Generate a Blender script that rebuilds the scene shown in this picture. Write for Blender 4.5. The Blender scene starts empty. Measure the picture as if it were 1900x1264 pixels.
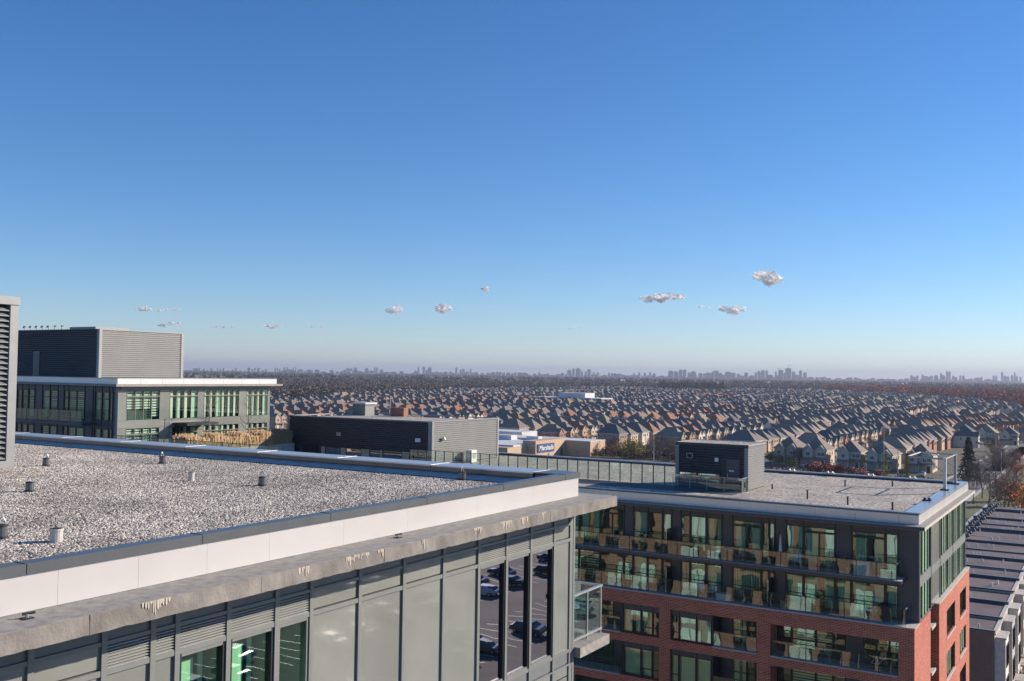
import bpy, math, random
import numpy as np
from mathutils import Matrix, Vector
S = bpy.context.scene
COL = S.collection
R = math.radians
rnd = random.Random(7)

# ------------------------------------------------------------------ camera
F = 1850.0
yaw, pitch, roll = R(31.35), math.atan(62 / F), .0144
f0 = Vector((-math.sin(yaw) * math.cos(pitch), math.cos(yaw) * math.cos(pitch), math.sin(pitch)))
r0 = Vector((math.cos(yaw), math.sin(yaw), 0)); u0 = r0.cross(f0)
rv = r0 * math.cos(roll) + u0 * math.sin(roll); uv = -r0 * math.sin(roll) + u0 * math.cos(roll)
cd = bpy.data.cameras.new('camera'); cam = bpy.data.objects.new('camera', cd); COL.objects.link(cam)
cd.sensor_width = 36; cd.lens = 36 * F / 1900; cd.clip_start = .5; cd.clip_end = 120000
cam.matrix_world = Matrix(((rv.x, uv.x, -f0.x, 0), (rv.y, uv.y, -f0.y, 0), (rv.z, uv.z, -f0.z, 0), (0, 0, 0, 1)))
S.camera = cam
def ray(x, y): return f0 + rv * ((x - 950) / F) + uv * ((632 - y) / F)
def onz(x, y, z): d = ray(x, y); return d * (z / d.z)
def onx(x, y, X): d = ray(x, y); return d * (X / d.x)
def ony(x, y, Y): d = ray(x, y); return d * (Y / d.y)
def atd(x, y, D): return ray(x, y) * D
def proj(p):
    p = Vector(p); d = p.dot(f0); return 950 + F * p.dot(rv) / d, 632 - F * p.dot(uv) / d, d

# ------------------------------------------------------------------ light
SUN_AZ, SUN_EL = R(48.5), R(22.5)      # azimuth counted from +X towards +Y
sd = Vector((math.cos(SUN_AZ) * math.cos(SUN_EL), math.sin(SUN_AZ) * math.cos(SUN_EL), math.sin(SUN_EL)))
ld = bpy.data.lights.new('sun', 'SUN'); ld.energy = 3.9; ld.angle = R(.5); ld.color = (1, .875, .74)
lo = bpy.data.objects.new('sun', ld); COL.objects.link(lo)
lo.rotation_euler = (-sd).to_track_quat('-Z', 'Y').to_euler()
w = bpy.data.worlds.new('World'); S.world = w; w.use_nodes = True
nt = w.node_tree; bg = nt.nodes['Background']
sky = nt.nodes.new('ShaderNodeTexSky'); sky.sky_type = 'NISHITA'; sky.sun_disc = False
sky.sun_elevation = SUN_EL; sky.sun_rotation = math.pi / 2 - SUN_AZ
sky.altitude = 200; sky.air_density = .9; sky.dust_density = .0; sky.ozone_density = 5
tint = nt.nodes.new('ShaderNodeVectorMath'); tint.operation = 'MULTIPLY'; tint.inputs[1].default_value = (1.0, .955, .98)   # slightly cooler air over the whole sky
hs = nt.nodes.new('ShaderNodeHueSaturation'); hs.inputs['Saturation'].default_value = 1.17
nt.links.new(sky.outputs[0], tint.inputs[0]); nt.links.new(tint.outputs[0], hs.inputs['Color']); nt.links.new(hs.outputs[0], bg.inputs[0]); bg.inputs[1].default_value = .086
S.view_settings.view_transform = 'Standard'; S.view_settings.look = 'None'
S.view_settings.exposure = .78; S.view_settings.gamma = 1; S.view_settings.use_curve_mapping = False
S.render.engine = 'CYCLES'
cy = S.cycles; cy.max_bounces = 6; cy.diffuse_bounces = 2; cy.glossy_bounces = 3; cy.transmission_bounces = 2
cy.transparent_max_bounces = 24; cy.volume_bounces = 0; cy.caustics_reflective = False; cy.caustics_refractive = False
cy.use_denoising = True; cy.sample_clamp_indirect = 6

# ------------------------------------------------------------------ materials
def nd(nt, t, **k):
    n = nt.nodes.new(t)
    for a, b in k.items(): setattr(n, a, b)
    return n
MATS = {}
def mat(name, col, rough=.7, metal=0, var=.12, scale=3., bump=0, bscale=40., spec=.5, coat=0, col2=None, detail=4, stretch=None, objvar=0):
    """principled with noise-driven colour variation and relief, in object space"""
    m = bpy.data.materials.new(name); m.use_nodes = True; t = m.node_tree
    b = t.nodes['Principled BSDF']; b.inputs['Roughness'].default_value = rough
    b.inputs['Metallic'].default_value = metal; b.inputs['Specular IOR Level'].default_value = spec
    b.inputs['Coat Weight'].default_value = coat
    tc = nd(t, 'ShaderNodeTexCoord'); src = tc.outputs['Object']
    if stretch:
        mp = nd(t, 'ShaderNodeMapping'); mp.inputs['Scale'].default_value = stretch
        t.links.new(src, mp.inputs[0]); src = mp.outputs[0]
    n = nd(t, 'ShaderNodeTexNoise'); n.inputs['Scale'].default_value = scale; n.inputs['Detail'].default_value = detail
    t.links.new(src, n.inputs['Vector'])
    r = nd(t, 'ShaderNodeValToRGB'); e = r.color_ramp.elements
    c2 = col2 or [c * (1 + var) for c in col]; c1 = [c * (1 - var) for c in col] if not col2 else col
    e[0].position = .3; e[1].position = .7; e[0].color = (*c1, 1); e[1].color = (*c2, 1)
    t.links.new(n.outputs[0], r.inputs[0]); out = r.outputs[0]
    if objvar:
        oi = nd(t, 'ShaderNodeObjectInfo'); mr = nd(t, 'ShaderNodeMapRange')
        mr.inputs[3].default_value = 1 - objvar; mr.inputs[4].default_value = 1 + objvar
        t.links.new(oi.outputs['Random'], mr.inputs[0])
        mx = nd(t, 'ShaderNodeVectorMath', operation='SCALE'); t.links.new(out, mx.inputs[0]); t.links.new(mr.outputs[0], mx.inputs['Scale']); out = mx.outputs[0]
    t.links.new(out, b.inputs['Base Color'])
    if bump:
        n2 = nd(t, 'ShaderNodeTexNoise'); n2.inputs['Scale'].default_value = bscale; n2.inputs['Detail'].default_value = 3
        t.links.new(src, n2.inputs['Vector']); bp = nd(t, 'ShaderNodeBump'); bp.inputs['Strength'].default_value = min(1, bump); bp.inputs['Distance'].default_value = .02 * max(1, bump)
        t.links.new(n2.outputs[0], bp.inputs['Height']); t.links.new(bp.outputs[0], b.inputs['Normal'])
    MATS[name] = m; return m
def glass(name, tint, refl, wav=.006, rtint=(1, 1, 1), wscale=.9, graze=.5):
    """pane: part mirror, part tinted see-through, slightly rippled"""
    m = bpy.data.materials.new(name); m.use_nodes = True; t = m.node_tree; t.nodes.clear()
    o = nd(t, 'ShaderNodeOutputMaterial'); mx = nd(t, 'ShaderNodeMixShader')
    tr = nd(t, 'ShaderNodeBsdfTransparent'); gl = nd(t, 'ShaderNodeBsdfGlossy'); gl.inputs['Roughness'].default_value = .01
    tr.inputs[0].default_value = (*tint, 1); gl.inputs[0].default_value = (*rtint, 1)
    lw = nd(t, 'ShaderNodeLayerWeight'); lw.inputs[0].default_value = .35
    mr = nd(t, 'ShaderNodeMapRange'); mr.inputs[3].default_value = refl; mr.inputs[4].default_value = min(1, refl + graze)
    t.links.new(lw.outputs['Fresnel'], mr.inputs[0]); t.links.new(mr.outputs[0], mx.inputs[0])
    t.links.new(tr.outputs[0], mx.inputs[1]); t.links.new(gl.outputs[0], mx.inputs[2]); t.links.new(mx.outputs[0], o.inputs[0])
    tc = nd(t, 'ShaderNodeTexCoord'); n = nd(t, 'ShaderNodeTexNoise'); n.inputs['Scale'].default_value = wscale; n.inputs['Detail'].default_value = 1
    bp = nd(t, 'ShaderNodeBump'); bp.inputs['Strength'].default_value = 1; bp.inputs['Distance'].default_value = wav
    t.links.new(tc.outputs['Object'], n.inputs['Vector']); t.links.new(n.outputs[0], bp.inputs['Height']); t.links.new(bp.outputs[0], gl.inputs['Normal'])
    MATS[name] = m; return m
def brickmat(name, c1, c2, mortar, bw=.22, bh=.075):
    m = bpy.data.materials.new(name); m.use_nodes = True; t = m.node_tree; b = t.nodes['Principled BSDF']; b.inputs['Roughness'].default_value = .85
    tc = nd(t, 'ShaderNodeTexCoord'); ge = nd(t, 'ShaderNodeNewGeometry')
    sx = nd(t, 'ShaderNodeSeparateXYZ'); t.links.new(tc.outputs['Object'], sx.inputs[0])
    sn = nd(t, 'ShaderNodeSeparateXYZ'); t.links.new(ge.outputs['Normal'], sn.inputs[0])
    ab = nd(t, 'ShaderNodeMath', operation='ABSOLUTE'); t.links.new(sn.outputs[0], ab.inputs[0])
    gt = nd(t, 'ShaderNodeMath', operation='GREATER_THAN'); gt.inputs[1].default_value = .5; t.links.new(ab.outputs[0], gt.inputs[0])
    mx = nd(t, 'ShaderNodeMix'); t.links.new(gt.outputs[0], mx.inputs[0]); t.links.new(sx.outputs[0], mx.inputs[2]); t.links.new(sx.outputs[1], mx.inputs[3])
    cb = nd(t, 'ShaderNodeCombineXYZ'); t.links.new(mx.outputs[0], cb.inputs[0]); t.links.new(sx.outputs[2], cb.inputs[1])
    br = nd(t, 'ShaderNodeTexBrick'); br.inputs['Scale'].default_value = 1; br.inputs['Brick Width'].default_value = bw
    br.inputs['Row Height'].default_value = bh; br.inputs['Mortar Size'].default_value = .012; br.inputs['Mortar Smooth'].default_value = .2
    br.inputs['Color1'].default_value = (*c1, 1); br.inputs['Color2'].default_value = (*c2, 1); br.inputs['Mortar'].default_value = (*mortar, 1); br.inputs['Bias'].default_value = -.1
    t.links.new(cb.outputs[0], br.inputs['Vector'])
    n = nd(t, 'ShaderNodeTexNoise'); n.inputs['Scale'].default_value = .6; n.inputs['Detail'].default_value = 5; t.links.new(tc.outputs['Object'], n.inputs['Vector'])
    mr = nd(t, 'ShaderNodeMapRange'); mr.inputs[3].default_value = .8; mr.inputs[4].default_value = 1.2; t.links.new(n.outputs[0], mr.inputs[0])
    sc = nd(t, 'ShaderNodeVectorMath', operation='SCALE'); t.links.new(br.outputs[0], sc.inputs[0]); t.links.new(mr.outputs[0], sc.inputs['Scale'])
    t.links.new(sc.outputs[0], b.inputs['Base Color'])
    bp = nd(t, 'ShaderNodeBump'); bp.inputs['Strength'].default_value = .6; bp.inputs['Distance'].default_value = .008; bp.invert = True
    t.links.new(br.outputs['Fac'], bp.inputs['Height']); t.links.new(bp.outputs[0], b.inputs['Normal'])
    MATS[name] = m; return m
def gravelmat(name, scale):
    m = bpy.data.materials.new(name); m.use_nodes = True; t = m.node_tree; b = t.nodes['Principled BSDF']; b.inputs['Roughness'].default_value = .9
    tc = nd(t, 'ShaderNodeTexCoord'); v = nd(t, 'ShaderNodeTexVoronoi'); v.inputs['Scale'].default_value = scale; t.links.new(tc.outputs['Object'], v.inputs['Vector'])
    sp = nd(t, 'ShaderNodeSeparateColor'); t.links.new(v.outputs['Color'], sp.inputs[0])
    r = nd(t, 'ShaderNodeValToRGB'); e = r.color_ramp.elements; e[0].color = (.14, .13, .115, 1); e[0].position = .0; e[1].color = (.72, .64, .53, 1); e[1].position = 1
    q = r.color_ramp.elements.new(.45); q.color = (.44, .39, .325, 1); t.links.new(sp.outputs[0], r.inputs[0])
    n = nd(t, 'ShaderNodeTexNoise'); n.inputs['Scale'].default_value = .35; n.inputs['Detail'].default_value = 6; t.links.new(tc.outputs['Object'], n.inputs['Vector'])
    mr = nd(t, 'ShaderNodeMapRange'); mr.inputs[1].default_value = .3; mr.inputs[2].default_value = .7; mr.inputs[3].default_value = .78; mr.inputs[4].default_value = 1.12; t.links.new(n.outputs[0], mr.inputs[0])
    sc = nd(t, 'ShaderNodeVectorMath', operation='SCALE'); t.links.new(r.outputs[0], sc.inputs[0]); t.links.new(mr.outputs[0], sc.inputs['Scale']); t.links.new(sc.outputs[0], b.inputs['Base Color'])
    bp = nd(t, 'ShaderNodeBump'); bp.inputs['Strength'].default_value = 1; bp.inputs['Distance'].default_value = .22 / scale; bp.invert = True
    t.links.new(v.outputs['Distance'], bp.inputs['Height']); t.links.new(bp.outputs[0], b.inputs['Normal'])
    MATS[name] = m; return m

M = MATS
gravelmat('gravel_fine', 9); gravelmat('gravel_bed', 20)
brickmat('red_brick', (.42, .07, .03), (.6, .14, .065), (.62, .42, .33), .34, .105)
brickmat('brown_brick', (.25, .13, .08), (.36, .2, .12), (.45, .38, .3))
mat('stone_pale', (.62, .57, .5), .85, var=.12, objvar=.35)
mat('concrete', (.34, .32, .29), .9, var=.22, scale=6, bump=.6, bscale=60, detail=10)
mat('concrete_edge', (.25, .23, .205), .9, var=.28, scale=2.4, bump=.35, bscale=24, detail=10)
mat('fascia_white', (.76, .73, .7), .3, metal=.4, var=.05, scale=.5, bump=.5, bscale=.7)
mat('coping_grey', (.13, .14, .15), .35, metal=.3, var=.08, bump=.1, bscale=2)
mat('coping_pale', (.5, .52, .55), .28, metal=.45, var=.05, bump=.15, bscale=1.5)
mat('frame_grey', (.25, .26, .25), .45, metal=.2, var=.05)
mat('frame_dark', (.035, .04, .047), .4, metal=.2, var=.1)
mat('slat_grey', (.42, .43, .41), .4, metal=.3, var=.06)
mat('slat_pale', (.3, .31, .305), .45, metal=.2, var=.06)
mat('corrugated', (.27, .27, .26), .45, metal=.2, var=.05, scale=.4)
mat('corrugated_shaded', (.055, .06, .072), .5, metal=.2, var=.08, scale=.4)  # same cladding on faces away from the sun, shade put into the colour
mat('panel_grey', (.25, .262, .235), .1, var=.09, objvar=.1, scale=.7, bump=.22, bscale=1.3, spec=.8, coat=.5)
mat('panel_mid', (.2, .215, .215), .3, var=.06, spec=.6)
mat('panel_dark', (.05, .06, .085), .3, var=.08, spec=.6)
mat('black', (.012, .013, .016), .6)
mat('room', (.07, .1, .09), .8)
mat('room_teal', (.12, .25, .2), .8)
mat('room_warm', (.2, .17, .13), .8)
mat('curtain_green', (.66, .78, .6), .9, var=.1, scale=2, stretch=(6, 6, .3))
mat('curtain_teal', (.62, .82, .74), .9, var=.15, scale=2, stretch=(6, 6, .3))
mat('curtain_cream', (.85, .84, .68), .9, var=.12, scale=2, stretch=(6, 6, .3))
mat('blind_white', (.75, .78, .68), .8)
mat('membrane', (.1, .1, .11), .8, var=.2)
mat('flashing', (.55, .52, .48), .8, var=.15)
mat('drip', (.56, .5, .39), .8, var=.1)
mat('plastic_pale', (.55, .53, .48), .6)
mat('steel', (.5, .5, .48), .4, metal=.6)
mat('white_paint', (.78, .77, .74), .5, var=.04)
mat('black_rubber', (.02, .02, .022), .7)
mat('stone_ledge', (.55, .5, .45), .8, var=.12, bump=.3)
mat('asphalt', (.13, .12, .12), .9, var=.25, scale=.2, bump=.2)
mat('roof_tar', (.15, .115, .115), .85, var=.3, scale=.25, detail=8)
mat('sidewalk', (.42, .4, .37), .9, var=.15, scale=.3)
mat('lawn', (.09, .11, .035), .95, var=.4, scale=.05, col2=(.19, .16, .08), detail=8)
mat('ground', (.085, .08, .05), .95, scale=.006, col2=(.17, .14, .1), detail=12)
mat('tan_stucco', (.56, .4, .26), .85, var=.08)
mat('tan_dark', (.40, .26, .17), .85, var=.08)
mat('roof_white', (.62, .62, .62), .8, var=.12, scale=.1)
mat('sign_blue', (.035, .075, .2), .5)
mat('grass_dry', (.4, .25, .12), .9, col2=(.6, .43, .25), scale=4)
mat('bark', (.16, .125, .1), .9, var=.3)
mat('twig', (.19, .14, .115), .9, var=.3)
mat('bark_pale', (.32, .27, .22), .9, var=.3)
mat('leaf_orange', (.55, .15, .02), .8, col2=(.75, .32, .06), scale=1.5, objvar=.15)
mat('leaf_yellow', (.38, .27, .05), .8, col2=(.24, .2, .04), scale=1.5, objvar=.2)
mat('leaf_red', (.24, .06, .045), .8, col2=(.36, .12, .08), scale=1.5, objvar=.2)
mat('leaf_spruce', (.03, .045, .03), .9, col2=(.07, .09, .06), scale=2, objvar=.2)
mat('leaf_green', (.06, .09, .025), .8, col2=(.12, .14, .04), scale=2, objvar=.2)
ROOFC = [(.22, .18, .15), (.28, .225, .175), (.18, .165, .155), (.27, .155, .105), (.12, .115, .12), (.3, .15, .1)]
WALLC = [(.6, .5, .39), (.5, .36, .26), (.38, .17, .12), (.68, .62, .52), (.34, .25, .19)]
for i, c in enumerate(ROOFC): mat('shingle_%d' % i, c, .85, var=.12, scale=1.2, spec=.35)
for i, c in enumerate(WALLC): mat('housewall_%d' % i, c, .9, var=.12, scale=1.5)
mat('house_trim', (.66, .62, .56), .7, var=.05)
mat('house_glass', (.05, .06, .07), .15, spec=.8, var=.3)
mat('garage', (.42, .38, .33), .7, objvar=.4)
WOODC = {'wood_grey': ((.085, .07, .06), (.15, .12, .1)), 'wood_red': ((.34, .06, .035), (.5, .15, .08)), 'wood_brown': ((.13, .075, .055), (.2, .11, .08)), 'wood_dark': ((.025, .035, .028), (.05, .06, .045)), 'wood_far': ((.06, .06, .05), (.11, .1, .085))}
for k, (a, b) in WOODC.items(): mat(k, a, .95, col2=b, scale=.12)
mat('tower_pale', (.17, .2, .25), .6, var=.2, scale=.02, objvar=.3)
mat('tower_dark', (.03, .05, .09), .4, var=.2, scale=.02, objvar=.3)
glass('glass_clear', (.82, .97, .88), .05, wav=.003, rtint=(.95, 1, 1), graze=.1)
glass('glass_tint', (.84, .97, .9), .10, wav=.003, graze=.4)
glass('glass_lit', (.9, .97, .92), .04, wav=.001, graze=.1)
glass('glass_dark', (.28, .36, .36), .42, wav=.003, rtint=(.95, .92, 1))
glass('glass_rail', (.86, .95, .92), .08, wav=.004, wscale=.8, graze=.3)
glass('glass_fence', (.9, .95, .92), .03, wav=.001)
glass('glass_frost', (.3, .4, .36), .1)

# ------------------------------------------------------------------ mesh builder
class MB:
    def __init__(s): s.v = []; s.f = []; s.m = []; s.mats = []
    def mi(s, m):
        if m not in s.mats: s.mats.append(m)
        return s.mats.index(m)
    def add(s, vs, fs, m):
        k = len(s.v); s.v += [tuple(p) for p in vs]; i = s.mi(m)
        for f in fs: s.f.append([k + q for q in f]); s.m.append(i)
        return s
    def box(s, a, b, m, skip=()):
        x0, y0, z0 = [min(p, q) for p, q in zip(a, b)]; x1, y1, z1 = [max(p, q) for p, q in zip(a, b)]
        vs = [(x0, y0, z0), (x1, y0, z0), (x1, y1, z0), (x0, y1, z0), (x0, y0, z1), (x1, y0, z1), (x1, y1, z1), (x0, y1, z1)]
        fs = {'-z': (0, 3, 2, 1), '+z': (4, 5, 6, 7), '-y': (0, 1, 5, 4), '+x': (1, 2, 6, 5), '+y': (2, 3, 7, 6), '-x': (3, 0, 4, 7)}
        return s.add(vs, [f for k, f in fs.items() if k not in skip], m)
    def quad(s, p, m): return s.add(p, [tuple(range(len(p)))], m)
    def cyl(s, p, q, r1, r2, m, n=8, caps=True):
        p = Vector(p); q = Vector(q); d = (q - p)
        if d.length < 1e-6: return s
        d.normalize(); a = d.orthogonal().normalized(); b = d.cross(a); vs = []
        for c, r in ((p, r1), (q, r2)):
            for i in range(n):
                t = 2 * math.pi * i / n; vs.append(c + a * (r * math.cos(t)) + b * (r * math.sin(t)))
        fs = [(i, (i + 1) % n, n + (i + 1) % n, n + i) for i in range(n)]
        if caps: fs += [tuple(reversed(range(n))), tuple(range(n, 2 * n))]
        return s.add(vs, fs, m)
    def mesh(s, name):
        me = bpy.data.meshes.new(name); me.from_pydata(s.v, [], s.f)
        for m in s.mats: me.materials.append(M[m])
        me.polygons.foreach_set('material_index', s.m); me.update(); return me
    def obj(s, name, parent=None, **k): return link(name, s.mesh(name), parent, **k)
def link(name, me, parent=None, loc=None, **props):
    o = bpy.data.objects.new(name, me); COL.objects.link(o)
    if parent is not None:
        o.parent = parent
        if loc is None and parent.parent is None and parent.type == 'EMPTY' and parent.get('_w'): loc = tuple(-c for c in parent.location)
    if loc is not None: o.location = loc
    for a, b in props.items(): o[a] = b
    return o
def thing(name, label, cat, loc=(0, 0, 0), group=None, world=True):
    """world=True: children are authored in world coordinates"""
    o = bpy.data.objects.new(name, None); COL.objects.link(o); o.location = loc; o.empty_display_size = .2
    o['label'] = label; o['category'] = cat
    if group: o['group'] = group
    if world: o['_w'] = 1
    return o
def B(name, parent, a, b, m, **k): return MB().box(a, b, m).obj(name, parent, **k)
def tag(o, label, cat, group=None):
    o['label'] = label; o['category'] = cat
    if group: o['group'] = group
    return o
def copy_tree(o, parent=None):
    c = o.copy(); COL.objects.link(c)
    if parent is not None: c.parent = parent
    for ch in list(o.children): copy_tree(ch, c)
    return c
def corrug(axis, plane, a, b, z0, z1, pitch, depth, m, out):
    """horizontally ribbed metal sheet; axis 'x' runs along X at Y=plane, 'y' runs along Y at X=plane; out = +-1 outward"""
    mb = MB(); n = int(round((z1 - z0) / pitch)); prof = []
    for i in range(n):
        z = z0 + i * (z1 - z0) / n; p = (z1 - z0) / n
        prof += [(0, z), (depth, z + p * .25), (depth, z + p * .6), (0, z + p * .85)]
    prof.append((0, z1)); vs = []
    for d, z in prof:
        for t in (a, b): vs.append((t, plane + out * d, z) if axis == 'x' else (plane + out * d, t, z))
    fs = []
    for i in range(len(prof) - 1):
        q = (2 * i, 2 * i + 1, 2 * i + 3, 2 * i + 2); flip = (axis == 'x') == (out > 0)
        fs.append(tuple(reversed(q)) if flip else q)
    mb.add(vs, fs, m); return mb
GZ = -34.0      # ground

# ------------------------------------------------------------------ the setting: ground, streets
def sheet(name, pts, z, m, **k):
    mb = MB(); mb.quad([(x, y, z) for x, y in pts], m); return mb.obj(name, None, kind='structure', **k)
mb = MB(); n = 64; RAD = 26000
mb.quad([(RAD * math.cos(2 * math.pi * i / n), RAD * math.sin(2 * math.pi * i / n), GZ) for i in range(n)], 'ground'); mb.obj('ground', kind='structure')
sheet('parking_lot', [(14, 30), (120, 30), (120, 215), (14, 215)], GZ + .008, 'asphalt')
mb = MB()
for k in range(5):
    x = 28 + k * 17.5
    for j in range(60):
        y = 40 + j * 2.7
        mb.quad([(x - 5, y, GZ + .014), (x + 5, y, GZ + .014), (x + 5, y + .12, GZ + .014), (x - 5, y + .12, GZ + .014)], 'white_paint')
mb.obj('parking_lines', kind='structure')

# the long street on the right edge and the near cross street
STR = []   # street strips: (x0,x1,y0,y1)
def street(x0, x1, y0, y1): STR.append((x0, x1, y0, y1))
street(-48, -38, 225, 1500)
street(-700, 60, 352, 362)
sheet('lawn', [(-37, 230), (60, 230), (60, 351), (-37, 351)], GZ + .004, 'lawn')

# ------------------------------------------------------------------ FRONT BUILDING (its roof fills the lower left)
fb = thing('apartment_building', 'nearest apartment block with wide gravel roof, white fascia and grey panel facade', 'building', (-25, 8, GZ))
XS, XF, XFA = -10.70, -11.65, -11.45       # slab edge, facade plane, fascia plane
YS, YFc, YFA = 22.72, 22.25, 22.05
X0, Y0 = -62.0, -9.0
# body
B('wall', fb, (X0 + 1, Y0, GZ), (XF - .75, 21.0, -9.4), 'brown_brick')
B('wall', fb, (X0 + 1, Y0, -9.4), (XF - .75, 21.0, -3.5), 'panel_mid')
# concrete roof slab with crumbly edge
mb = MB(); ys = [Y0 + i * (YS - Y0) / 260 for i in range(261)]; q = random.Random(3)
top = [(XS - abs(q.gauss(0, .006)), y, -3.0 - abs(q.gauss(0, .006))) for y in ys]; bot = [(XS - abs(q.gauss(0, .004)), y, -3.25 + abs(q.gauss(0, .005))) for y in ys]
inn = [(XS - .05, y, -3.0) for y in ys]
k = len(ys); vs = inn + top + bot; fs = []
for i in range(k - 1): fs += [(i, i + k, i + k + 1, i + 1)]
mb.add(vs, fs, 'concrete'); fs = []
for i in range(k - 1): fs += [(i + k, i + 2 * k, i + 2 * k + 1, i + k + 1)]
mb.add(vs, fs, 'concrete_edge')
mb.box((X0, Y0, -3.25), (XS - .05, YS, -3.0), 'concrete', skip=('+x',))
mb.quad([(XS - .05, Y0, -3.25), (XS - .05, YS, -3.25), bot[-1], bot[0]], 'concrete_edge')
mb.quad([(XS - .05, YS, -3.25), (XS - .05, YS, -3.0), top[-1], bot[-1]], 'concrete_edge')
mb.obj('roof_slab', fb)
# joints in the slab edge
for y in (2.2, 5.0, 7.81, 10.65, 13.5, 16.4, 19.3): B('joint', fb, (XS - .002, y - .006, -3.25), (XS + .002, y + .006, -3.0), 'concrete_edge')
# paint drips over the slab edge
dq = random.Random(11)
for px, py, wpx in ((288, 1123, 40), (563, 1057, 18), (648, 1037, 12), (668, 1032, 34), (706, 1024, 10), (786, 1005, 5), (886, 980, 16), (938, 968, 26), (972, 962, 18), (1008, 954, 8)):
    p = onx(px, py, XS); wd = wpx / 1850 * p.dot(f0) * 1.5; mb = MB(); t = -wd / 2; i = 0
    while t < wd / 2:
        s = dq.uniform(.02, .05); L = dq.uniform(.015, .17) * (1 - (t / wd) ** 2 * 2)
        mb.quad([(XS + .004, p.y + t, -3.002), (XS + .004, p.y + t + s, -3.002), (XS + .004, p.y + t + s * .85, -3.002 - L), (XS + .004, p.y + t + s * .4, -3.012 - L * 1.12), (XS + .004, p.y + t + s * .1, -3.002 - L * .9)][::-1], 'drip')
        t += s * dq.uniform(.95, 1.5)
    mb.obj('paint_drip', fb)
# parapet core, fascia panels, copings
B('parapet', fb, (XFA - .19, Y0, -3.0), (XFA - .012, 21.95, -2.46), 'membrane')
B('parapet', fb, (X0, 21.33, -3.0), (XFA - .2, 21.95, -2.46), 'panel_dark')
fj = [Y0, -4.8, -2.3, .2, 2.7, 5.2, 7.87, 9.08, 10.28, 11.54, 13.3, 15.12, 17.5, 19.8, YFA]
for a, b in zip(fj[:-1], fj[1:]): B('fascia_panel', fb, (XFA - .01, a + .0015, -2.995), (XFA, b - .0015, -2.5), 'fascia_white')
xj = [X0, -58, -54, -50, -46, -42, -38, -34, -30, -26, -22, -18, -14.5, XFA]
for a, b in zip(xj[:-1], xj[1:]): B('fascia_panel', fb, (a + .004, YFA - .012, -2.995), (b - .004, YFA, -2.5), 'fascia_white')
cj = [Y0, -6.3, -3.6, -.85, 1.9, 4.65, 7.42, 10.16, 12.93, 15.68, 18.48, 21.32]
for a, b in zip(cj[:-1], cj[1:]):
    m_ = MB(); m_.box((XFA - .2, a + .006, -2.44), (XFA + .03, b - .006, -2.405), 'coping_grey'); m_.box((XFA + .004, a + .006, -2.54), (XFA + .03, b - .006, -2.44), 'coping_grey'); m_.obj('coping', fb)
    B('seam', fb, (XFA - .21, b - .02, -2.404), (XFA + .034, b + .02, -2.398), 'coping_grey')
xq = [-62, -58.9, -55.8, -52.7, -49.6, -46.5, -43.4, -40.3, -37.2, -34.1, -31, -27.9, -24.8, -21.7, -18.6, -15.4, -12.3]
for a, b in zip(xq[:-1], xq[1:]):
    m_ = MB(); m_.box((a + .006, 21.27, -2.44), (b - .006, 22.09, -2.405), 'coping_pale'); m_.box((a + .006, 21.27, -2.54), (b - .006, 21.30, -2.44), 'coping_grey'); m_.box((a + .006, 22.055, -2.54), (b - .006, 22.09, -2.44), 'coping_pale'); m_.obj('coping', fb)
    B('seam', fb, (b - .025, 21.26, -2.404), (b + .025, 22.1, -2.397), 'fascia_white')
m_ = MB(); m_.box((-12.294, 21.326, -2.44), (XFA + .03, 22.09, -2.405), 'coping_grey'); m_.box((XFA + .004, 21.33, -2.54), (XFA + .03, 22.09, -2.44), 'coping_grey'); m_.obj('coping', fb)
m_ = MB(); m_.quad([(X0, 20.85, -2.655), (XFA - .21, 20.85, -2.655), (XFA - .21, 21.32, -2.58), (X0, 21.32, -2.58)], 'flashing'); m_.obj('flashing', fb)
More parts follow.
